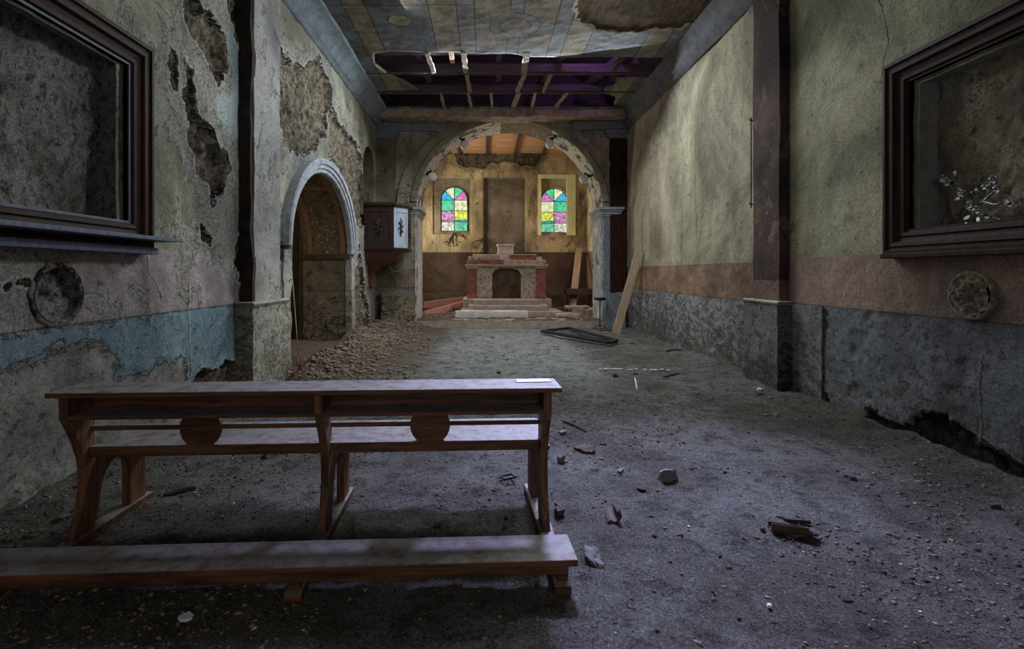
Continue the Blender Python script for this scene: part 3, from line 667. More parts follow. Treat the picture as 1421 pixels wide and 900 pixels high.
# ------------------------------------------------------------------ CHANCEL
Z0, YB = .20, 19.0
WIN = [(-1.17, 3.07, 1.03, 1.70), (2.63, 3.02, 1.03, 1.70)]
def warch(cx, zb, w_, h, n=16): return arch(cx-w_/2, cx+w_/2, zb, zb+h-w_/2, w_/2, n)
WH = [warch(*q_) for q_ in WIN]
rects = [(-1.98, -.55, 2.95, 5.08, .13), (2.02, 3.38, 2.90, 5.15, .13), (-.05, 1.52, 2.1, 5.08, .14)]
ex = sorted([e for r in rects for e in (r[0], r[0]+.006, r[1], r[1]-.006)]); ez = sorted([e for r in rects for e in (r[2], r[2]+.006, r[3], r[3]-.006)])
CPEEL = px([(315, 240), (325, 285), (400, 312), (480, 325), (540, 290), (620, 282), (700, 290), (770, 318), (830, 292), (842, 250), (790, 232), (700, 248), (600, 240), (500, 226), (420, 232)], lambda a, b: EW(a, b, YB), 560, 160, .2252)
peelB = lmax([CPEEL])
def offB(u, v):
    o = .012*fbm(u*2, v*2, s=71)-.05*sstep(0, .04, peelB(u, v))
    for a, b, c, d, dep in rects: o = o-dep*((u > a+.003) & (u < b-.003) & (v > c+.003) & (v < d-.003))
    return o
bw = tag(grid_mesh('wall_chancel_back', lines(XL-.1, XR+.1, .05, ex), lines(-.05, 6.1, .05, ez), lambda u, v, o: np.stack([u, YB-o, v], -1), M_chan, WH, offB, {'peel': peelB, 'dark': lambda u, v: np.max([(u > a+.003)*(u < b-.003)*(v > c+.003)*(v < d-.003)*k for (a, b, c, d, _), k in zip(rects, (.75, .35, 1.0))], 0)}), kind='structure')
# reveal of the right window niche, its yellow light put into the colour
M_nichelit = flat_mat('lit_niche_reveal', (.92, .90, .50), .85, var=.2, sc=5)
mb = MB(); x0, x1, z0_, z1_ = 2.02, 3.38, 2.90, 5.15
for (a, b, c, d) in ((x0-.03, x0+.10, z0_, z1_-.1), (x1-.30, x1+.03, z0_, z1_-.1), (x0-.03, x1+.03, z1_-.1, z1_+.04)): mb.box(a, b, YB-.03, YB+.12, c, d)
tag(mb.build('trim_36', M_nichelit, bevel=.004), kind='structure')
for nm, poly in (('trim_37', WH[0]), ('trim_38', WH[1])):
    pocket(nm, poly, lambda a, b, d: (a, YB+.10+d, b), .22, M_end if nm == 'trim_37' else M_chan_lit, cap=False)['kind'] = 'structure'
# chancel side walls: left one with a window reveal, ceiling, floor
for nm, X_, s_ in (('wall_chancel_left', XL, 1), ('wall_chancel_right', XR, -1)):
    tag(grid_mesh(nm, lines(14.85, YB+.05, .08), lines(-.05, 6.1, .08), lambda u, v, o, X_=X_, s_=s_: np.stack([X_+s_*o, u, v], -1), M_chan_lit, [], lambda u, v: .01*fbm(u*3, v*3, s=81), flip=(s_ < 0)), kind='structure')
cc_ = empty('ceiling_chancel'); tag(cc_, kind='structure')
for k in range(13):
    y0 = 14.9+k*.32
    MB().box(XL, XR, y0+.006, y0+.314, 5.99+.012*random.random(), 6.03).build('plank', M_ceilwood, cc_)
for x in (-2.0, -.95, .07, 1.12, 2.15, 3.2):
    MB().box(x-.045, x+.045, 14.9, YB, 5.88, 5.99).build('beam', M_darkwood, cc_, bevel=.006)
def chan_h(x, y): return Z0+.02*fbm(x*3, y*3, s=91)+.05*np.maximum(0, fbm(x*1.3, y*1.3, s=92))*(np.abs(x-.7) > 1.5)
fc = grid_mesh('floor_chancel', lines(XL, XR, .045), np.unique(np.r_[13.585, lines(13.6, YB, .05)]), lambda u, v, o: np.stack([u, v, np.where(v < 13.75, Z0-.015*(v < 13.59), chan_h(u, v))+.006*fbm(u*6, v*6, s=95)], -1), M_floor,
               attrs={'warm': lambda u, v: .7+0*u, 'pale': lambda u, v: 0*u}); tag(fc, kind='structure')
stp = trimbox('trim_39', -2.0, 3.45, 13.58, 14.6, -.1, Z0-.004, M_stonestep, .007, 4, .08, 31)
# altar steps and altar
st = empty('altar_steps', (.7, 14.8, Z0)); tag(st, 'three broad worn stone steps leading up to the altar', 'steps')
def wbox(name, x0, x1, y0, y1, z0, z1, mat, parent, org, amp=.008, cut=.12, seed=0, bev=.015):
    p = MB().box(x0-org[0], x1-org[0], y0-org[1], y1-org[1], z0-org[2], z1-org[2]).build(name, mat, parent, bevel=bev)
    if amp: rough(p, amp, 4, cut, seed)
    return p
O = (.7, 14.8, Z0)
wbox('step', -.75, 2.28, 14.8, 16.4, Z0-.03, .35, M_stonestep, st, O, .007, .12, 1)
wbox('step', -.50, 1.93, 15.2, 16.4, .33, .50, M_stonestep, st, O, .007, .12, 2)
wbox('step', -.36, 1.66, 15.6, 18.0, .48, .65, M_stonestep, st, O, .007, .12, 3)
wbox('platform', -.72, 2.14, 16.2, 18.2, Z0-.02, .645, M_stonestep, st, O, .01, .15, 4)
al_ = empty('altar', (.71, 16.6, .65)); tag(al_, 'ruined stone altar with red marble corners and arched dark front recess', 'altar')
O = (.71, 16.6, .65)
fr = MB().prism([(-1.03+.04, 0), (-.47, 0), (-.47, .80), (-.38, .93), (-.2, .985), (0, 1.0), (.2, .985), (.38, .93), (.47, .80), (.47, 0), (1.0, 0), (1.0, 1.06), (-1.0, 1.06)], lambda a, b, t: (a, t, b), 0, .12).build('front_panel', M_speckle, al_, bevel=.008)
MB().box(-.55, .55, .12, .17, 0, 1.04).build('recess_back', M_darkroom, al_)
wbox('body', -.20, 1.62, 16.76, 17.5, .65, 1.70, M_speckle, al_, O, 0, bev=0)
for x in (-1.28, .97):
    MB().box(x, x+.31, -.05, .7, 0, 1.0).build('corner_pier', M_redmarble, al_, bevel=.012)
    MB().box(x-.03, x+.34, -.08, .73, 0, .10).build('pier_foot', M_redmarble, al_, bevel=.012)
    MB().box(x-.04, x+.35, -.10, .73, .98, 1.06).build('pier_cap', M_stone, al_, bevel=.012)
t_ = rough(MB().box(-1.36, 1.36, -.13, .78, 1.06, 1.12).build('table_slab', M_stone, al_, bevel=.01), .012, 4, .1, 9)
MB().box(-1.3, -.10, -.05, .7, 1.12, 1.27).build('red_slab', M_redmarble, al_, bevel=.02)
MB().box(-.10, 1.22, -.02, .7, 1.12, 1.27).build('mensa', M_speckle, al_, bevel=.02)
rough(MB().box(-1.12, -.22, .2, .75, 1.27, 1.46).build('gradine', M_speckle, al_, bevel=.015), .012, 5, .09, 10)
rough(MB().box(.10, .98, .15, .7, 1.27, 1.42).build('gradine', M_redmarble, al_, bevel=.015), .008, 5, .1, 11)
MB().box(.08, 1.0, .13, .72, 1.42, 1.46).build('gradine_top', M_stone, al_, bevel=.008)
for i, (x, z, sx) in enumerate(((1.0, 1.32, .16), (1.12, 1.22, .18), (-1.25, 1.33, .1), (-1.05, 1.3, .1))):
    rough(MB().box(x, x+sx, .1, .4, z-.07, z+.05).build('broken_moulding', M_stone, al_), .02, 9, .05, 20+i)
tb = MB()
for z0_, z1_, e in ((1.27, 1.50, -.02), (1.50, 1.54, .0), (1.54, 1.74, -.03), (1.74, 1.80, .01)): tb.box(-.30-e, .26+e, .22-e, .62+e, z0_, z1_)
rough(tb.build('tabernacle_base', M_marble, al_, bevel=.01), .008, 6, .08, 14)
trimbox('trim_40', XL, XR, YB-.28, YB+.05, Z0-.1, .74, M_darkroom, .03, 3, .12, 33)
for (x, y, n_, lb) in ((630, 322, 7, 'dry dark plant tendrils hanging below the left stained window'), (672, 330, 4, 'dry dark tendrils on the back wall above the altar left end')):
    X_, Z_ = EW(x, y, YB-.06); vr = random.Random(x); mb = MB()
    for k in range(n_):
        p = Vector((0, 0, 0)); pts = [tuple(p)]; a = -PI/2+vr.uniform(-.9, .9)
        for q_ in range(5):
            a += vr.uniform(-.5, .5); p = p+Vector((math.cos(a)*.11, vr.uniform(-.02, .02), math.sin(a)*.11)); pts.append(tuple(p))
        mb.tube(pts, [.014, .012, .010, .010, .008, .004], 5)
        for q_ in pts[1:]: petal(mb, q_, (vr.uniform(-1, 1), -.2, vr.uniform(-1, 1)), .07, .02, (0, -1, .1))
    o = mb.build('dried_plant', M_stick); o.location = (X_, YB-.04, Z_); tag(o, lb, 'plant')
# loose pieces in the chancel
def thing_box(name, label, cat, x0, x1, y0, y1, z0, z1, mat, amp=.012, cut=.07, seed=0, group=None, rz=0, bev=.015):
    c = ((x0+x1)/2, (y0+y1)/2, z0)
    p = MB().box(x0-c[0], x1-c[0], y0-c[1], y1-c[1], 0, z1-z0).build(name, mat, bevel=bev)
    if amp: rough(p, amp, 6, cut, seed)
    p.location = c; p.rotation_euler = (0, 0, rz); return tag(p, label, cat, group)
thing_box('stone_slab', 'long whitish stone slab lying against the lowest altar step', 'stone', -.86, 1.24, 14.45, 14.76, .20, .40, M_marble, .014, .07, 41)
thing_box('stone_block', 'flat cushion-shaped grey stone on the chancel floor right of the altar steps', 'stone', 2.10, 2.78, 14.55, 14.9, .20, .31, M_stone, .03, .06, 42)
thing_box('stone_slab', 'pinkish slab in the low heap behind the right arch jamb', 'stone', 2.75, 3.55, 15.8, 16.4, .20, .36, M_stonestep, .03, .07, 43)
thing_box('stone_slab', 'thin pale slab lying on the heap behind the right arch jamb', 'stone', 2.6, 3.3, 15.9, 16.3, .36, .44, M_stone, .025, .07, 44, rz=.2)
def beam(name, label, cat, p0, p1, w_, t, mat, group=None, roll=0, bev=.004):
    p0 = Vector(p0); p1 = Vector(p1); d = p1-p0; L = d.length
    o = MB().box(-w_/2, w_/2, -t/2, t/2, 0, L).build(name, mat, bevel=bev)
    q = d.to_track_quat('Z', 'Y'); o.rotation_mode = 'QUATERNION'
    from mathutils import Quaternion
    o.rotation_quaternion = q @ Quaternion((0, 0, 1), roll); o.location = p0
    return tag(o, label, cat, group)
bx_ = empty('small_bench', (3.3, 17.2, Z0)); tag(bx_, 'small wooden bench frame standing at the right chancel wall', 'stool')
MB().box(-.55, .4, -.2, .2, .55, .75).build('seat_board', M_darkwood, bx_, bevel=.006)
for x in (-.45, .3):
    MB().box(x-.04, x+.04, -.15, .15, 0, .55).build('leg', M_darkwood, bx_, bevel=.004)
beam('plank', 'short raw plank leaning against the right side of the chancel back wall', 'plank', (2.92, 16.9, .23), (3.52, 18.86, 2.42), .24, .03, M_plank)
# pink planks on the left of the altar
for i, (a, b, lb) in enumerate([((590, 436, .26), (667, 415, .50), 'pink painted plank lying nearest the viewer, sloping up to the altar step'),
                                ((588, 423, .42), (660, 413.5, .56), 'upper pink painted plank lying behind the sloping one')]):
    X0, Y0 = FL(a[0], a[1], a[2]); X1, Y1 = FL(b[0], b[1], b[2])
    beam('pink_plank', lb, 'plank', (X0, Y0, a[2]), (X1, Y1, b[2]), .05, .20, M_pinkplank)
thing_box('dark_timber', 'dark timber lying on the left chancel floor under the pink planks', 'timber', -2.3, -.9, 16.6, 16.9, .22, .34, M_redstick, .01, .1, 45)
# ------------------------------------------------------------------ stained windows
def pane_mat(name, col, st=1.0, sc=14, dark=.25):
    m = Mat(name, .4); n = m.voro(sc, 'F1'); f = m.noise(sc*.8, 4, .7)
    c = m.mix(f.soft(.42, .60), tuple(q_*dark*.7 for q_ in col), col); c = m.mix(n.soft(.0, .55)*.35, c, tuple(min(1, q_*1.5+.12) for q_ in col))
    m.put(m.b.inputs['Emission Color'], c); m.b.inputs['Emission Strength'].default_value = st*.72
    return m.done(m.mul(c, .25))
PM = {'blue': pane_mat('blue_glass', (.02, .38, .80), 1.0, 9, .7), 'cream': pane_mat('cream_glass', (.70, .80, .42), 1.0, 9, .72), 'green': pane_mat('green_glass', (.06, .55, .28), 1.0, 8, .5),
      'pink': pane_mat('pink_glass', (.72, .16, .48), 1.0, 9, .55), 'violet': pane_mat('mottled_violet_glass', (.58, .24, .50), 1.0, 11, .15), 'yellow': pane_mat('mottled_yellow_glass', (.72, .85, .08), 1.0, 11, .22),
      'teal': pane_mat('teal_glass', (.0, .36, .33), 1.0, 9, .6), 'sea': pane_mat('mottled_sea_green_glass', (.10, .50, .32), 1.0, 11, .3), 'speckle': pane_mat('speckled_cream_glass', (.72, .78, .55), 1.0, 14, .12)}
M_lead = flat_mat('lead_came', (.015, .015, .015), .6)
def window(n, cx, zb, w_, h, mir):
    root = empty('window_%d' % n, (cx, YB+.22, zb)); tag(root, kind='structure'); hw = w_/2; zs = h-hw; s_ = -1 if mir else 1
    def pane(pts, mt):
        MB().prism([(s_*a, b) for a, b in pts], lambda a, b, t: (a, t, b), 0, .006).build('pane', PM[mt], root)
    for k, mt in enumerate(('blue', 'cream', 'green', 'pink')):
        t0 = PI-k*PI/4; pts = [(0, zs)]+[(hw*math.cos(t0-PI/4*i/6), zs+hw*math.sin(t0-PI/4*i/6)) for i in range(7)]; pane(pts, mt)
    r = [0, .28, .56, .72 if False else .83, 1.19]
    rows = [(zs*.66, zs, 'green', 'cream'), (zs*.36, zs*.66, 'violet', 'yellow'), (0, zs*.30, 'speckle', 'sea'), (zs*.30, zs*.36, 'violet', 'teal')]
    for z0_, z1_, l_, r_ in rows:
        pane([(-hw, z0_), (0, z0_), (0, z1_), (-hw, z1_)], l_); pane([(0, z0_), (hw, z0_), (hw, z1_), (0, z1_)], r_)
    mb = MB(); mb.box(-.012, .012, -.018, .018, 0, h)
    for z_ in (zs, zs*.66, zs*.36, zs*.30): mb.box(-hw, hw, -.016, .016, z_-.010, z_+.010)
    for t in (PI/4, 3*PI/4): mb.tube([(0, 0, zs), (hw*math.cos(t), 0, zs+hw*math.sin(t))], .012, 6)
    mb.build('lead_came', M_lead, root)
    fr_ = [(-hw, 0)]+[(hw*math.cos(PI-PI*i/16), zs+hw*math.sin(PI-PI*i/16)) for i in range(17)]+[(hw, 0), (-hw, 0)]
    MB().tube([(a, 0, b) for a, b in fr_], .028, 6).build('window_frame', M_lead, root)
window(1, WIN[0][0], WIN[0][1], 1.01, 1.69, False); window(2, WIN[1][0], WIN[1][1], 1.01, 1.69, True)
# ------------------------------------------------------------------ FLOOR
def floor_h(x, y):
    h = .014*fbm(x*1.3, y*1.3, s=101)+.010*fbm(x*5, y*5, s=102)+.006*fbm(x*16, y*16, s=103)
    pile = sstep(-1.3, -2.9, x)*sstep(6.5, 8.5, y)*(1-.75*sstep(7.6, 8.2, y)*sstep(10.9, 10.4, y)*sstep(-2.6, -2.9, x))
    h = h+pile*(.20+.07*fbm(x*3, y*3, s=104))
    h = h+.18*sstep(12.3, 13.5, y)*sstep(-1.2, -2.2, x)*sstep(-2.95, -2.4, x)
    edge = sstep(-2.4, -2.93, x)*sstep(7, 6, y)+sstep(3.35, 3.84, x)
    h = h+edge*(.04+.03*fbm(x*4, y*4, s=105))
    h = np.where(x < XL, .02*fbm(x*3, y*3, s=106)+.03, h)
    return h
FA = {'warm': lambda u, v: np.clip(sstep(-.4, -2.2, u)*sstep(6.5, 9, v)*1.2+.7*sstep(12.6, 13.6, v)*sstep(2, 0, u), 0, 1), 'pale': lambda u, v: np.clip(sstep(1.9, .9, np.abs(u-.5))*sstep(5.2, 8, v)*.8+sstep(.5, 0, np.abs(u-1.95-.1*v+.2))*0, 0, 1)}  # colour masks for the warm light at far left and the lit middle path
fx = np.unique(np.concatenate([lines(-7.2, XL, .15), lines(XL, XR, .026)]))
fy = np.unique(np.concatenate([lines(-2.5, 1.6, .15), lines(1.6, 6.5, .022), lines(6.5, 13.75, .045)]))
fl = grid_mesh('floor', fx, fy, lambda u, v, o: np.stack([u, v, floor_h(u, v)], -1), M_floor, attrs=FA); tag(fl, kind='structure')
# crumbs of plaster: nobody could count them
def crumbs(name, label, N, pos, smin, smax, mat, seed):
    R = np.random.RandomState(seed); x, y, z = pos(R, N); N = len(x)
    s_ = smin*(smax/smin)**(R.rand(N)**2.6)
    base = np.array([(1, 0, 0), (0, 1, 0), (-1, 0, 0), (0, -1, 0), (0, 0, 1), (0, 0, -1)], float)
    tri = np.array([(0, 1, 4), (1, 2, 4), (2, 3, 4), (3, 0, 4), (1, 0, 5), (2, 1, 5), (3, 2, 5), (0, 3, 5)])
    v = base[None]*(0.6+.8*R.rand(N, 6, 1))*s_[:, None, None]; v[:, :, 2] *= (.35+.5*R.rand(N, 1)); v[:, :, 0] *= (.6+1.2*R.rand(N, 1))
    a = R.rand(N)*2*PI; ca, sa = np.cos(a)[:, None], np.sin(a)[:, None]
    vx = v[:, :, 0]*ca-v[:, :, 1]*sa; vy = v[:, :, 0]*sa+v[:, :, 1]*ca
    co = np.stack([vx+x[:, None], vy+y[:, None], v[:, :, 2]+z[:, None]+s_[:, None]*.12], -1).reshape(-1, 3)
    f = (tri[None]+6*np.arange(N)[:, None, None]).reshape(-1, 3)
    me = bpy.data.meshes.new(name); me.vertices.add(len(co)); me.vertices.foreach_set('co', co.astype(np.float32).ravel())
    me.loops.add(f.size); me.loops.foreach_set('vertex_index', f.astype(np.int32).ravel()); me.polygons.add(len(f))
    me.polygons.foreach_set('loop_start', np.arange(0, f.size, 3, dtype=np.int32)); me.polygons.foreach_set('loop_total', np.full(len(f), 3, dtype=np.int32)); me.update(calc_edges=True)
    at = me.attributes.new('shade', 'FLOAT', 'POINT'); at.data.foreach_set('value', np.repeat(R.rand(N), 6).astype(np.float32))
    return tag(link(name, me, mat), label, 'rubble', kind='stuff')
def posf(R, N):
    y = 1.7+(R.rand(N)**1.7)*10; x = XL+.05+R.rand(N)*(XR-XL-.1)
    d = .10+.7*np.clip(fbm(x*.9, y*.9, s=120)+.05, 0, 1)+.55*sstep(-.6, -2.3, x)+.35*sstep(2.5, 3.7, x)*sstep(3, 4, y)
    k = R.rand(N) < d; x, y = x[k], y[k]; return x, y, floor_h(x, y)
crumbs('plaster_crumbs', 'fine crumbs of fallen plaster strewn over the dirt floor of the nave', 110000, posf, .0025, .016, M_rub, 1)
def posp(R, N):
    y = 7.0+R.rand(N)*6.6; x = XL+.09+(R.rand(N)**1.5)*1.9; k = R.rand(N) < sstep(-1.2, -2.5, x)+.08; x, y = x[k], y[k]; return x, y, floor_h(x, y)
crumbs('rubble_heap', 'brown heap of broken plaster along the foot of the left wall by the doorway and pulpit', 26000, posp, .006, .05, M_rubw, 2)
def posc(R, N):
    y = 13.9+R.rand(N)*4.8; x = XL+.1+R.rand(N)*(XR-XL-.2); k = (R.rand(N) < .7*((x < -.9) | (x > 2.3))+.05) & ((y > 15.05) | ((x > -1.7) & (x < 3.0))) & ~((x > -1.0) & (x < 2.4) & (y > 14.7)); x, y = x[k], y[k]; return x, y, chan_h(x, y)
crumbs('chancel_rubble', 'reddish crumbs of debris over the chancel floor beside the altar steps', 7000, posc, .012, .07, M_rubw, 3)
# ------------------------------------------------------------------ PEW
OX, OY, TH = -2.29, 2.64, math.radians(2.75)
pew = empty('church_pew', (OX, OY, 0), TH)
tag(pew, 'dusty dark-brown wooden pew with book ledge, round back discs and kneeler in the foreground', 'pew')
STD = [(0, .845), (0, .735), (.018, .70), (.05, .64), (.085, .57), (.115, .49), (.13, .40), (.125, .30), (.105, .20), (.06, .10), (-.005, .0),
       (.16, .0), (.20, .08), (.235, .18), (.255, .28), (.29, .345), (.34, .385), (.40, .395), (.45, .38), (.485, .345), (.495, .28), (.495, .04), (.66, .04), (.66, .38), (.70, .43), (.70, .45), (.23, .45), (.20, .52), (.20, .845)]
for x0 in (.055, 1.375, 2.615):
    s_ = MB().prism(STD, lambda a, b, t: (t, a, b), x0, x0+.045).build('end_standard', M_benchv, pew, bevel=.004)
    MB().prism([(-.42, 0), (.72, 0), (.72, .045), (.60, .05), (.1, .065), (-.34, .055), (-.42, .04)], lambda a, b, t: (t, a, b), x0-.018, x0+.062).build('foot_rail', M_bench, s_, bevel=.005)
    MB().prism([(-.40, .05), (-.23, .05), (-.22, .14), (-.41, .14)], lambda a, b, t: (t, a, b), x0, x0+.05).build('kneeler_bracket', M_bench, s_, bevel=.004)
MB().box(0, 2.715, -.02, .235, .845, .872).build('ledge', M_bench, pew, bevel=.005)
MB().box(.10, 2.615, .185, .205, .735, .845).build('shelf_back', M_bench, pew, bevel=.002)
MB().box(.10, 2.615, .0, .205, .725, .742).build('shelf_board', M_bench, pew, bevel=.003)
MB().box(.10, 2.615, .17, .20, .617, .645).build('thin_rail', M_bench, pew, bevel=.004)
MB().box(.10, 2.615, .155, .205, .475, .535).build('lower_rail', M_bench, pew, bevel=.006)
MB().box(.03, 2.69, .225, .80, .45, .475).build('seat', M_bench, pew, bevel=.006)
for x in (.70, 1.985):
    MB().prism(circ(x, .625, .114, 36), lambda a, b, t: (a, t, b), .158, .183).build('back_disc', M_bench, pew, bevel=.003)
    MB().box(x-.06, x+.06, .16, .185, .49, .55).build('disc_peg', M_bench, pew)
MB().box(-.12, 2.705, -.43, -.195, .135, .168).build('kneeler_board', M_bench, pew, bevel=.007)
MB().box(-.05, 2.66, -.405, -.37, .085, .135).build('kneeler_apron', M_bench, pew, bevel=.004)
card = thing_box('paper_card', 'small white card lying on the right end of the pew ledge', 'paper', 2.42, 2.62, .06, .14, .8735, .8765, M_paper, 0, bev=0)
c_, s__ = math.cos(TH), math.sin(TH)
def pw(x, y, z): return (OX+x*c_-y*s__, OY+x*s__+y*c_, z)
card.location = pw(2.58, .16, .8735); card.rotation_euler = (0, 0, TH+.05)
# ------------------------------------------------------------------ PICTURE FRAMES set into the side walls
def wall_frame(name, label, side, X_, y0, y1, z0, z1):
    s_ = 1 if side == 'L' else -1
    root = empty(name, (X_, (y0+y1)/2, z0)); tag(root, label, 'frame')
    W = .23
    prof = [(0, -.03), (0, .10), (.015, .115), (.04, .115), (.05, .095), (.07, .09), (.08, .105), (.11, .10), (.125, .07), (.16, .06), (.17, .075), (.20, .07), (.215, .045), (W, .04), (W, -.03)]
    yc = (y0+y1)/2; corners = [(y0-yc, 0, 1, 1), (y1-yc, 0, -1, 1), (y1-yc, z1-z0, -1, -1), (y0-yc, z1-z0, 1, -1)]
    mb = MB(); v = []; n = len(prof)
    for (cy, cz, sy, sz) in corners:
        for (i, p) in prof: v.append((s_*p, cy+sy*i, cz+sz*i))
    f = []
    for k in range(4):
        k2 = (k+1) % 4
        for j in range(n-1): f.append((k*n+j, k*n+j+1, k2*n+j+1, k2*n+j))
    mb.add(v, f).build('moulding', M_frame, root)
    iw = W
    mb = MB()
    for (a, b, c, d) in ((y0-yc+iw-.04, y1-yc-iw+.04, iw-.04, iw), (y0-yc+iw-.04, y1-yc-iw+.04, z1-z0-iw, z1-z0-iw+.04), (y0-yc+iw-.04, y0-yc+iw, iw, z1-z0-iw), (y1-yc-iw, y1-yc-iw+.04, iw, z1-z0-iw)):
        mb.box(min(s_*.05, -s_*.09), max(s_*.05, -s_*.09), a, b, c, d)
    mb.build('lining', M_slate if side == 'L' else M_frame, root, bevel=.004)
    return root, yc
def niche_back(nm, X_, s_, y0, y1, z0, z1, depth, mat, sd):
    return tag(grid_mesh(nm, lines(y0, y1, .02), lines(z0, z1, .02), lambda u, v, o: np.stack([X_-s_*(depth-o), u, v], -1), mat, [], lambda u, v: .022*fbm(u*9, v*9, s=sd, o=4, g=.6)+.015*fbm(u*2, v*2, s=sd+1)+.0*u, {'peel': lambda u, v: 1+0*u}, flip=(s_ < 0)), kind='structure')
def _rub():
    m = Mat('rough_rubble_masonry', .95); a = m.noise(14, 9, .85, m.vec(1.3, 1.3, .8)); b = m.noise(2.5, 5); d = m.noise(60, 5, .85)
    c = m.mix(a.soft(.38, .54), (.05, .045, .038), (.62, .59, .53)); c = m.mix(b.soft(.4, .65)*.5, c, (.12, .09, .06)); return m.done(m.mul(c, d.soft(.3, .7)+.35), a*3+d*1.2, .05)
M_rubblew = _rub()
M_niche_r = wall_mat('niche_plaster', ((.10, .10, .09), (.14, .13, .11)), ((.1, .1, .09), (.14, .13, .11)), ((.17, .165, .12), (.24, .21, .155)), -1, -1, bare=(.30, .28, .22))
root, yc = wall_frame('wooden_wall_frame', 'large dark moulded wooden frame around the rubble-backed recess in the left wall', 'L', XL, 1.15, 4.34, 1.69, 3.42)
MB().box(.0, .27, -1.55, 1.70, .075, .105).build('sill_board', M_slate, root, bevel=.004)
MB().box(.0, .14, -1.6, 1.60, -.035, .02).build('base_moulding', M_slate, root, bevel=.008)
niche_back('wall_left_recess_back', XL, 1, 1.3, 4.10, 1.8, 3.3, .17, M_rubblew, 130)
pocket('wall_left_recess', [(1.4, 1.86), (4.08, 1.86), (4.08, 3.21), (1.4, 3.21)], lambda a, b, d: (XL-d, a, b), .30, M_rubblew, cap=False)['kind'] = 'structure'
root, yc = wall_frame('wooden_wall_frame', 'large dark moulded wooden frame around the plastered recess in the right wall', 'R', XR, 1.6, 4.755, 1.66, 3.44)
MB().box(-.13, 0, -1.57, 1.577, -.03, .015).build('base_moulding', M_frame, root, bevel=.008)
niche_back('wall_right_recess_back', XR, -1, 1.7, 4.52, 1.75, 3.3, .19, M_niche_r, 140)
M_reveal = flat_mat('grey_niche_reveal', (.26, .24, .24), .9, var=.35, sc=6)
pocket('wall_right_recess', [(1.85, 1.84), (4.49, 1.84), (4.49, 3.19), (1.85, 3.19)], lambda a, b, d: (XR+d, a, b), .32, M_reveal, cap=False)['kind'] = 'structure'
# medallions
md_ = empty('round_niche', (XL, 3.48, 1.345)); tag(md_, 'round empty medallion hole with rough stone back in the left wall below the frame', 'medallion')
R_ = 24; v = []; f = []
MB().add([(-.16 if j else .012, .187*math.cos(2*PI*i/R_), .187*math.sin(2*PI*i/R_)) for j in (0, 1) for i in range(R_)], [(i, (i+1) % R_, R_+(i+1) % R_, R_+i) for i in range(R_)]).build('hole_side', M_rubblew, md_)
g_ = grid_mesh('hole_back', np.linspace(0, 1, 14), np.linspace(0, 1, 49), lambda u, v, o: np.stack([-.05+.018*fbm(u*np.cos(v*2*PI)*4, u*np.sin(v*2*PI)*4, s=151, o=4, g=.7)-.04*sstep(.3, .95, u*np.cos(v*2*PI-.6)), .187*u*np.cos(v*2*PI), .187*u*np.sin(v*2*PI)], -1), M_rubblew, parent=md_)
rg = MB()
def torus(mb, R1, r, seg=40, s2=8, flat=.5):
    v = []; f = []
    for i in range(seg):
        t = 2*PI*i/seg
        for k in range(s2):
            q_ = 2*PI*k/s2; rr = R1+r*math.cos(q_)+.004*math.sin(i*2.3); v.append((r*flat*math.sin(q_), rr*math.cos(t), rr*math.sin(t)))
    for i in range(seg):
        for k in range(s2): f.append((i*s2+k, i*s2+(k+1) % s2, ((i+1) % seg)*s2+(k+1) % s2, ((i+1) % seg)*s2+k))
    return mb.add(v, f)
torus(rg, .205, .022); rg.build('plaster_rim', M_left, md_, smooth=True)
mr = empty('plaster_medallion', (XR, 3.99, 1.32)); tag(mr, 'round weathered plaster medallion on the right wall below the frame', 'medallion')
M_med = flat_mat('mossy_plaster_relief', (.30, .27, .19), .95, var=.7, sc=22, bump=1)
torus(MB(), .175, .026, flat=.9).build('outer_rim', M_med, mr, smooth=True)
grid_mesh('relief', np.linspace(0, 1, 18), np.linspace(0, 1, 57), lambda u, v, o: np.stack([-.02-.03*sstep(1, .2, u)-.022*fbm(u*np.cos(v*2*PI)*4, u*np.sin(v*2*PI)*4, s=161, o=4, g=.65), .165*u*np.cos(v*2*PI), .165*u*np.sin(v*2*PI)], -1), M_med, parent=mr)
# metal flower branch in the right recess
fb = empty('metal_flower_branch', (3.97, 3.95, 1.86)); tag(fb, 'tarnished metal branch of flowers standing in the recess of the right wall', 'ornament')
def FB(x, y, X=3.95): Y = F*X/(x-CX); return (X-3.97, Y-3.95, CZ+(CY-y)*Y/F-1.86)
main = [FB(1352, 312), FB(1352, 290), FB(1345, 272), FB(1332, 262), FB(1320, 254)]
MB().tube(main, [.012, .012, .010, .009, .006], 8).build('stem', M_silver, fb, smooth=True)
MB().tube([FB(1352, 290), FB(1366, 278), FB(1380, 265), FB(1384, 252)], [.010, .010, .008, .006], 8).build('stem', M_silver, fb, smooth=True)
MB().tube([FB(1366, 280), FB(1380, 284), FB(1394, 281)], [.009, .008, .006], 8).build('stem', M_silver, fb, smooth=True)
rr_ = random.Random(5)
for (x, y) in ((1320, 253), (1314, 248), (1384, 249), (1374, 258), (1390, 262), (1352, 284), (1340, 268), (1362, 291)):
    mb = MB(); c = FB(x, y); c = (c[0]-.02, c[1], c[2])
    for k in range(6):
        t = k*PI/3+rr_.random(); petal(mb, c, (-.3, math.cos(t), math.sin(t)), .042, .014, (-1, 0, 0))
    mb.lathe([(.002, -.01), (.011, -.006), (.013, .002), (.008, .010), (.002, .013)], 8, c)
    mb.build('flower', M_silver, fb, smooth=True)
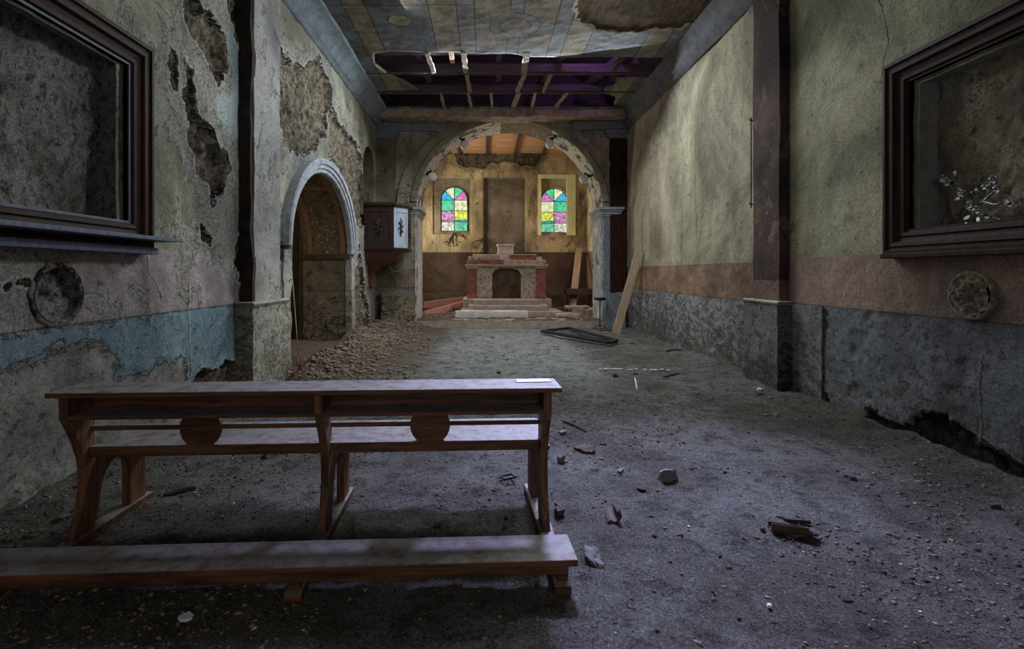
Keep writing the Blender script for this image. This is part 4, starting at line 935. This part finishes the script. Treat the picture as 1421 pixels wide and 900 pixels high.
for (x, y, a) in ((1330, 258, 2.4), (1336, 270, 4), (1346, 276, 1), (1348, 298, 3.9), (1357, 300, 5.2), (1372, 270, 1.2), (1392, 280, 6.1), (1398, 282, 5.9), (1360, 272, 1.8), (1345, 305, 4.4), (1368, 296, 5.5), (1327, 248, 1.4)):
    mb = MB(); petal(mb, FB(x, y), (-.2, -math.cos(a), math.sin(a)), .075, .018, (-1, 0, .2)); mb.build('leaf', M_silver, fb, smooth=True)
for (x, y) in ((1376, 300), (1388, 304), (1340, 288)):
    mb = MB(); mb.tube([FB(1354, 296), FB(x, y)], [.006, .004], 6); mb.build('twig', M_silver, fb)
# ------------------------------------------------------------------ PULPIT
pl = empty('pulpit', (XL, 12.9, 1.2)); tag(pl, 'dark walnut pulpit with panelled sides hanging on the left wall beside the arch', 'pulpit')
PB = [(0, -.62), (.72, -.62), (1.0, -.26), (1.0, .26), (.72, .62), (0, .62)]
def off_poly(P, e): return [(max(0, a+(e if a > 0 else 0))*1.0, b*(1+e/.62)) for a, b in P]
def ppr(P, z0, z1, name, mat, par, bev=.006): return MB().prism(P, lambda a, b, t: (a, b, t), z0, z1).build(name, mat, par, bevel=bev)
z0p, z1p = .90, 1.94
mb = MB(); n = len(PB); Pi = off_poly(PB, -.05)
v = [(a, b, z) for z in (z0p, z1p) for P in (PB, Pi) for a, b in P]
f = []
for i in range(n-1):
    f += [(i, i+1, 2*n+i+1, 2*n+i), (n+i+1, n+i, 3*n+i, 3*n+i+1), (2*n+i, 2*n+i+1, 3*n+i+1, 3*n+i)]
mb.add(v, f).build('parapet', M_walnut, pl)
M_chamf = wood_mat('bluish_lit_face', (.24, .29, .36), (.42, .48, .56), None, 0, 2, .4, .6)  # for the lit chamfer: its bluish sheen is put into the colour
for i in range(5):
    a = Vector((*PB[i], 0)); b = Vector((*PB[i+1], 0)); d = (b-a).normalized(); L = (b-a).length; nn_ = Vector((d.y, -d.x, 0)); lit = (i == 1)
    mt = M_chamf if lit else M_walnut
    def fb_(u0, u1, w0, w1, t, name, m_):
        vv = []
        for tt in (0, t):
            for u_, w_ in ((u0, w0), (u1, w0), (u1, w1), (u0, w1)): p = a+d*u_*L+nn_*tt; vv.append((p.x, p.y, w_))
        MB().add(vv, [(0, 1, 2, 3), (4, 7, 6, 5), (0, 4, 5, 1), (1, 5, 6, 2), (2, 6, 7, 3), (3, 7, 4, 0)]).build(name, m_, pl, bevel=.004)
    fb_(.0, .13, z0p, z1p-.05, .022, 'stile', mt); fb_(.87, 1, z0p, z1p-.05, .022, 'stile', mt)
    fb_(.13, .87, z0p, z0p+.11, .022, 'panel_rail', mt); fb_(.13, .87, z1p-.16, z1p-.05, .022, 'panel_rail', mt)
    fb_(.13, .87, z0p+.10, z1p-.15, .008, 'panel', mt)
    cz = (z0p+z1p)/2; c = a+d*L*.5+nn_*.018+Vector((0, 0, cz)); mb = MB()
    for k in range(6):
        t = k*PI/3; pp = [c+d*(.04*math.cos(t))+Vector((0, 0, .07*math.sin(t))), c+d*(.12*math.cos(t+.3)*min(1, L/.6))+Vector((0, 0, .20*math.sin(t+.3)))]
        mb.tube([tuple(pp[0]), tuple((pp[0]+pp[1])/2+nn_*.012), tuple(pp[1])], [.012, .02, .006], 6)
    mb.tube([tuple(c+Vector((0, 0, -.24))), tuple(c+nn_*.015), tuple(c+Vector((0, 0, .24)))], [.008, .022, .008], 6)
    mb.build('carved_ornament', M_walnut, pl, smooth=True)
for (e, a, b) in ((.03, 1.90, 1.94), (.07, 1.94, 1.99), (.05, 1.99, 2.01)): 
    P = off_poly(PB, e); Q = off_poly(PB, -.08); mb = MB(); n = len(P)
    v = [(x, y, z) for z in (a, b) for PP in (P, Q) for x, y in PP]; f = []
    for i in range(n-1): f += [(i, i+1, 2*n+i+1, 2*n+i), (n+i+1, n+i, 3*n+i, 3*n+i+1), (2*n+i, 2*n+i+1, 3*n+i+1, 3*n+i), (i, n+i, n+i+1, i+1)]
    mb.add(v, f).build('cornice', M_walnut, pl, bevel=.004)
for (e, a, b) in ((.05, .86, .91), (.025, .82, .86)): ppr(off_poly(PB, e), a, b, 'base_moulding', M_walnut, pl)
prof = [(.0, .10, .02), (.06, .13, .03), (.16, .15, .05), (.28, .22, .12), (.40, .36, .24), (.50, .52, .40), (.60, .72, .60), (.70, .86, .78), (.78, .92, .88), (.82, .95, .93)]
v = []; f = []; n = len(PB)
for z, sy, sx in prof:
    for a, b in PB: v.append((a*sx, b*sy, z-.0))
for j in range(len(prof)-1):
    for i in range(n-1): f.append((j*n+i, j*n+i+1, (j+1)*n+i+1, (j+1)*n+i))
f.append(tuple(range(n)))
M_corb = wood_mat('red_brown_corbel_wood', (.07, .022, .012), (.17, .06, .03), (.3, .28, .27), .3, 2, .35, .5)
MB().add(v, f).build('corbel', M_corb, pl)
MB().lathe([(.005, -.13), (.035, -.10), (.045, -.05), (.03, 0)], 10, (.05, 0, .0)).build('finial', M_corb, pl, smooth=True)
cb = MB().tube([(-2.12, 13.55, 3.06), (-2.10, 13.53, 2.3), (-2.16, 13.5, 1.75), (-2.26, 13.45, 1.55), (-2.40, 13.4, 1.52), (-2.5, 13.3, 1.62), (-2.52, 13.25, 1.72)], .009, 6).build('hanging_cable', M_rope, smooth=True)
tag(cb, 'thin pale cable looping down beside the pulpit from the arch capital', 'cable')
rp = MB().tube([(-2.99, 7.92, 2.86), (-3.01, 7.94, 2.4), (-3.04, 7.93, 1.9), (-3.06, 7.98, 1.55), (-3.04, 8.0, 1.2), (-3.0, 8.02, .6), (-2.97, 8.04, .17)], .009, 6).build('hanging_rope', M_rope, smooth=True)
tag(rp, 'thin pale rope hanging down inside the left arched doorway', 'rope')
# ------------------------------------------------------------------ LAMPS on the arch
for i, (x, y, lb) in enumerate(((600, 245, 'lower opal globe lamp on the left side of the great arch'), (645, 201, 'upper opal globe lamp left of the great arch crown'),
                    (763, 200, 'upper opal globe lamp right of the great arch crown'), (810, 248, 'lower opal globe lamp on the right side of the great arch'))):
    X_, Z_ = EW(x, y, 13.95); t = math.atan2((Z_-AS)/AR, (X_-cxA)/rA); wx = cxA+rA*math.cos(t); wz = AS+AR*math.sin(t)
    root = empty('globe_lamp', (wx, 13.95, wz)); tag(root, lb, 'lamp', 'globe lamps around the great arch')
    dx, dz = X_-wx, Z_-wz; L = math.hypot(dx, dz); ux, uz = dx/L, dz/L
    MB().tube([(0, 0, 0), (ux*(L-.10), 0, uz*(L-.10))], .022, 8).build('bracket', M_iron, root)
    MB().tube([(ux*(L-.16), 0, uz*(L-.16)), (dx, 0, dz+.12)], [.05, .07], 10).build('socket', M_iron, root)
    MB().tube([(-.07, 0, -uz*.02), (0, 0, uz*.03), (.07, 0, -uz*.02)], .02, 6).build('rose', M_iron, root)
    MB().lathe([(.13*math.sin(PI*k/12)+.001, .13*-math.cos(PI*k/12)) for k in range(13)], 20, (dx, 0, dz)).build('globe', M_glassopal, root, smooth=True)
# ------------------------------------------------------------------ rod, planks, window frame on floor, iron stand
def RWp(x, y, X=3.85): Y, Z = RW(x, y, X); return (X, Y, Z)
rd = empty('curtain_rod', (3.72, 7.05, 2.45)); tag(rd, 'thin vertical iron rod on two hooks beside the dark right pilaster', 'rod')
MB().tube([(0, 0, -.05), (0, 0, 1.22)], .008, 8).build('rod', M_iron, rd)
for z in (0, 1.17): MB().tube([(.12, .0, z), (.0, 0, z), (-.03, -.01, z+.02)], .009, 6).build('hook', M_iron, rd)
beam('leaning_plank', 'long raw pine plank leaning against the right wall next to the arch', 'plank', (3.20, 12.35, .01), (3.76, 12.30, 2.0), .20, .035, M_plank, roll=PI/2)
pf = empty('fallen_window_frame', (1.9, 11.2, .02)); tag(pf, 'black wooden window frame lying flat on the floor before the chancel step', 'frame')
def fp(x, y, z=.05):
    X_, Y_ = FL(x, y, z); return Vector((X_-1.9, Y_-11.2, z-.02))
def bar(par, a, b, w_, h, name, mat, lift=0):
    d = (b-a); d.z = 0; n_ = Vector((-d.y, d.x, 0)).normalized()*w_/2; zz = Vector((0, 0, h))
    v = [a-n_, a+n_, b+n_, b-n_]; v = [p+Vector((0, 0, lift)) for p in v]; MB().add(v+[p+zz for p in v], [(0, 3, 2, 1), (4, 5, 6, 7), (0, 1, 5, 4), (1, 2, 6, 5), (2, 3, 7, 6), (3, 0, 4, 7)]).build(name, mat, par, bevel=.004)
A, B, C_, D_ = fp(752, 461), fp(790, 456.5), fp(856, 474), fp(845, 477.5)
bar(pf, A, B, .07, .06, 'frame_rail', M_blackpaint); bar(pf, B, C_, .07, .06, 'frame_stile', M_blackpaint); bar(pf, A, D_, .09, .06, 'frame_stile', M_blackpaint); bar(pf, C_, D_, .07, .06, 'frame_rail', M_blackpaint)
bar(pf, fp(764, 461), fp(848, 474), .03, .04, 'glazing_bar', M_blackpaint); bar(pf, fp(795, 460), fp(812, 467.5), .03, .04, 'glazing_bar', M_blackpaint)
is_ = empty('iron_stand', (3.03, 13.3, 0)); tag(is_, 'thin black iron stand with a round tray before the right arch jamb', 'stand')
MB().tube([(0, 0, .05), (0, 0, .80)], .012, 8).build('pole', M_iron, is_)
MB().lathe([(.02, .76), (.15, .78), (.16, .84), (.15, .84), (.02, .80)], 20).build('tray', M_iron, is_, smooth=True)
for k in range(3):
    t = k*2*PI/3+.4; MB().tube([(0, 0, .12), (.12*math.cos(t), .12*math.sin(t), .07), (.2*math.cos(t), .2*math.sin(t), .015)], .010, 6).build('leg', M_iron, is_)
# ------------------------------------------------------------------ debris that can be picked out
def shard(name, label, x, y, L, W_, H, rz, mat, curve=0, seed=0, tilt=(0, 0), cat='shard', group=None):
    X_, Y_ = FL(x, y); z = float(floor_h(np.array([X_]), np.array([Y_]))[0]); r = random.Random(seed)
    n = 9; v = []; prof = []
    for i in range(n):
        t = 2*PI*i/n; k = .75+.5*r.random(); prof.append((L/2*math.cos(t)*k, W_/2*math.sin(t)*k))
    def zc(a): return curve*(1-(2*a/W_)**2) if curve else 0
    mb = MB(); v = [(a, b, zc(b)+.002) for a, b in prof]+[(a*.93, b*.93, zc(b)+H*(.7+.6*r.random())) for a, b in prof]
    mb.add(v+[(0, 0, zc(0)+.002), (0, 0, zc(0)+H)], [(i, (i+1) % n, n+(i+1) % n, n+i) for i in range(n)]+[((i+1) % n, i, 2*n) for i in range(n)]+[(n+i, n+(i+1) % n, 2*n+1) for i in range(n)])
    o = mb.build(name, mat); rough(o, min(L, W_)*.14, 22, max(L/9, .01), seed)
    o.location = (X_, Y_, z+.002); o.rotation_euler = (tilt[0], tilt[1], rz); return tag(o, label, cat, group)
def clay_tile(label, x, y, L, R1, rz, mat, roll=0, seed=0):
    """broken half-round roof tile: a shell"""
    X_, Y_ = FL(x, y); z = float(floor_h(np.array([X_]), np.array([Y_]))[0]); mb = MB(); n = 12; m_ = 9; r = random.Random(seed); th = .016
    V = []
    for rad in (R1, R1-th):
        for i in range(m_):
            for k in range(n):
                t = PI*k/(n-1); e = .04*r.random() if i in (0, m_-1) else 0
                V.append(((i/(m_-1)-.5)*L*(1-.45*abs(math.cos(t))**3*(i > 4))+e*.5, rad*math.cos(t)*(1-.25*i/m_), rad*math.sin(t)*(1-.25*i/m_)))
    f = []; N_ = m_*n
    for i in range(m_-1):
        for k in range(n-1):
            a = i*n+k; f += [(a, a+1, a+n+1, a+n), (N_+a, N_+a+n, N_+a+n+1, N_+a+1)]
    for k in range(n-1): f += [(k, N_+k, N_+k+1, k+1), ((m_-1)*n+k, (m_-1)*n+k+1, N_+(m_-1)*n+k+1, N_+(m_-1)*n+k)]
    for i in range(m_-1): f += [(i*n, (i+1)*n, N_+(i+1)*n, N_+i*n), (i*n+n-1, N_+i*n+n-1, N_+(i+1)*n+n-1, (i+1)*n+n-1)]
    o = mb.add(V, f).build('broken_roof_tile', mat, smooth=False); o.location = (X_, Y_, z+.01); o.rotation_euler = (roll, 0, rz); return tag(o, label, 'tile')
t1 = clay_tile('broken curved brown tile lying hollow side up on the right of the floor', 1098, 742, .23, .055, -.30, M_terra, PI*.9, 1); t1.location.z += .05
t2 = clay_tile('broken curved tile piece standing beside the pew on the bluish floor patch', 848, 716, .17, .05, 1.5, M_terra, PI*.75, 2); t2.location.z += .045
shard('plaster_shard', 'pale pointed plaster shard right of the kneeler end', 824, 778, .09, .17, .03, .2, M_shard, 0, 3, (.35, 0))
shard('plaster_shard', 'dark lump of rubble at the edge of the bluish patch right of the pew', 925, 665, .15, .10, .06, .1, M_shard, 0, 4)
shard('plaster_shard', 'dark curled flake just right of the pew ledge end', 812, 626, .16, .09, .03, -.5, M_terra, 0, 5, (.2, 0))
shard('plaster_shard', 'small dark flake between the pew and the rubble lump', 889, 680, .06, .03, .012, -.6, M_stick, 0, 6)
shard('plaster_shard', 'light rubble lump at the foot of the pew right end', 778, 640, .07, .07, .05, 0, M_shard, 0, 7)
shard('plaster_shard', 'dark round lump touching the pew right leg', 776, 712, .07, .10, .05, 0, M_terra, 0, 8)
shard('plaster_shard', 'small round pale stone on the dull floor strip seen through the pew', 607, 728, .05, .05, .035, 0, M_shard, 0, 9)
shard('plaster_shard', 'white flake on the floor below the kneeler, left of its middle leg', 258, 862, .06, .045, .012, .3, M_paper, 0, 10)
shard('plaster_shard', 'whitish flake just below the middle of the kneeler board', 637, 808, .04, .025, .025, .1, M_shard, 0, 11)
shard('plaster_shard', 'small white chip on the far right of the bluish floor', 1068, 841, .022, .018, .014, .1, M_paper, 0, 12)
shard('plaster_shard', 'white flake on the floor seen left of the pew middle leg', 243, 745, .06, .03, .01, .1, M_shard, 0, 13)
shard('plaster_shard', 'tiny brown chip left of the curved tile', 1058, 738, .04, .025, .02, .8, M_terra, 0, 14)
shard('plaster_shard', 'dark bent sliver lying beside the curved tile', 1100, 725, .16, .03, .02, -.4, M_stick, 0, 15)
def stick(label, x0, y0, x1, y1, r, mat, name='stick', bow=.02, cat='stick', z=.012):
    X0, Y0 = FL(x0, y0); X1, Y1 = FL(x1, y1); h = lambda a, b: float(floor_h(np.array([a]), np.array([b]))[0])+z
    pts = []
    for i in range(6):
        t = i/5; a = X0+(X1-X0)*t; b = Y0+(Y1-Y0)*t+bow*math.sin(PI*t); pts.append((a-X0, b-Y0, h(a, b)-h(X0, Y0)))
    o = MB().tube(pts, [r*.8, r, r*1.1, r, r*.9, r*.6], 6).build(name, mat); o.location = (X0, Y0, h(X0, Y0)); return tag(o, label, cat)
stick('dark bent stick on the floor right of the pew', 782, 588, 814, 602, .010, M_stick)
stick('short dark stick near the right wall plinth', 921, 525, 943, 519, .014, M_stick)
stick('dark stick at the foot of the right wall beyond the pilaster', 925, 489, 945, 487, .018, M_stick)
stick('thin white stick on the middle of the floor', 881, 526, 884, 541, .008, M_paper, bow=0)
stick('long dark stick behind the pew near the left wall', 228, 690, 272, 678, .016, M_stick)
stick('long thin strip lying across the floor before the chancel step', 622, 462, 735, 459, .016, M_stonestep)
stick('dark stick near the leaning plank foot', 832, 460, 860, 458.5, .02, M_stick)
for k, (a, b, c, d) in enumerate(((398, 532, 418, 504), (412, 532, 402, 508), (424, 532, 412, 510))):
    X0, Y0 = FL(a, b); X1, Y1 = FL(c, d, .1); hh = float(floor_h(np.array([X0]), np.array([Y0]))[0])
    beam('splintered_board', ['reddish splintered board crossing others by the left doorway, longest of them', 'reddish splintered board leaning left by the doorway', 'reddish splintered board leaning right by the doorway'][k], 'board',
         (X0, Y0, hh+.02), (X0+(c-a)*.012, Y0+.25, hh+.30), .06, .02, M_redstick)
bb = empty('light_bulb', (*FL(1054, 547), .03)); tag(bb, 'small clear light bulb lying on the floor near the right pilaster', 'bulb')
M_bulb = Mat('bulb_glass', .1, spec=.8).done((.45, .55, .62))
MB().lathe([(.001, -.03), (.018, -.026), (.03, -.008), (.03, .008), (.018, .028), (.012, .04)], 14).build('glass', M_bulb, bb, smooth=True)
MB().lathe([(.012, .038), (.013, .06), (.006, .066)], 10).build('cap', M_silver, bb, smooth=True); bb.rotation_euler = (1.3, 0, .5); bb.location.z = .055
tag(bb)
# broken white tape strip: short pieces in a line
tape_mat = flat_mat('white_tape', (.70, .74, .76), .8, var=.2)
for i, (a, b) in enumerate(((831, 836), (838, 865), (872, 879), (881, 886), (892, 898), (902, 914), (916, 922), (925, 931))):
    X0, Y0 = FL(a, 514); X1, Y1 = FL(b, 514.5); z = float(floor_h(np.array([(X0+X1)/2]), np.array([Y0]))[0])
    m_ = MB(); n = 6
    pts = [(X0+(X1-X0)*k/n-X0, (.045 if 1 else 0)*(.7+.3*math.sin(k*2.1+i))) for k in range(n+1)]
    P = [(p, -w2/2) for p, w2 in pts]+[(p, w2/2) for p, w2 in pts[::-1]]
    o = m_.prism(P, lambda p, q_, t: (p, q_, t), 0, .006).build('plaster_strip', tape_mat); o.location = (X0, Y0, z+.014)
    tag(o, ['tiny leftmost strip of the broken white line across the floor', 'longest strip of the broken white line across the floor', 'third strip from the left in the broken white floor line', 'very short fourth strip from the left in the broken white floor line', 'fifth strip from the left in the broken white floor line', 'second-longest strip of the broken white line, right of its middle', 'second strip from the right in the broken white floor line', 'rightmost strip of the broken white line across the floor'][i], 'strip', 'white strips in a broken line on the floor')
# small square metal frame
sq = empty('metal_rectangle', (*FL(705, 666), .02), .5); tag(sq, 'small dark rectangular metal piece on the floor seen through the pew', 'metal piece')
for (a, b, c, d) in ((-.05, .05, -.035, -.027), (-.05, .05, .027, .035), (-.05, -.042, -.035, .035), (.042, .05, -.035, .035)): MB().box(a, b, c, d, 0, .012).build('frame_bar', M_iron, sq)
# fist-sized lumps, alike
proto = []
for k in range(5):
    o = MB().box(-1, 1, -.8, .8, -.5, .5).build('plaster_fragment', [M_rub, M_shard, M_rub, M_terra, M_shard][k]); rough(o, .42, 1.3, .55, 60+k); me = o.data; bpy.data.objects.remove(o)
    me.polygons.foreach_set('use_smooth', [False]*len(me.polygons)); at = me.attributes.new('shade', 'FLOAT', 'POINT'); at.data.foreach_set('value', [.4+.1*k]*len(me.vertices)); proto.append(me)
rr = random.Random(11); cnt = 0
while cnt < 150:
    y = 2.6+rr.random()**1.5*9; x = XL+.15+rr.random()*(XR-XL-.3)
    wgt = .25+(.9 if x < -1 else 0)+(.5 if x > 2.9 else 0)
    if abs(x-(-.9)) < 1.5 and y < 3.5 and rr.random() < .7: continue
    if rr.random() > wgt: continue
    sx = (.006+.018*rr.random()**3)*(1+y*.10); o = bpy.data.objects.new('plaster_fragment', proto[rr.randrange(5)]); COL.objects.link(o)
    o.scale = (sx, sx*(.7+.5*rr.random()), sx*.8); o.rotation_euler = (rr.random()*.4, rr.random()*.4, rr.random()*6)
    o.location = (x, y, float(floor_h(np.array([x]), np.array([y]))[0])+sx*.3)
    if x < -1: z_ = 'along the left wall and doorway' if y > 4.5 else 'behind and under the pew at the left'
    elif x > 2.6: z_ = 'along the foot of the right wall'
    else: z_ = 'on the open floor near the chancel step' if y > 8 else 'on the open middle floor'
    tag(o, 'small lump of fallen plaster lying '+z_, 'rubble', 'plaster lumps '+z_); cnt += 1
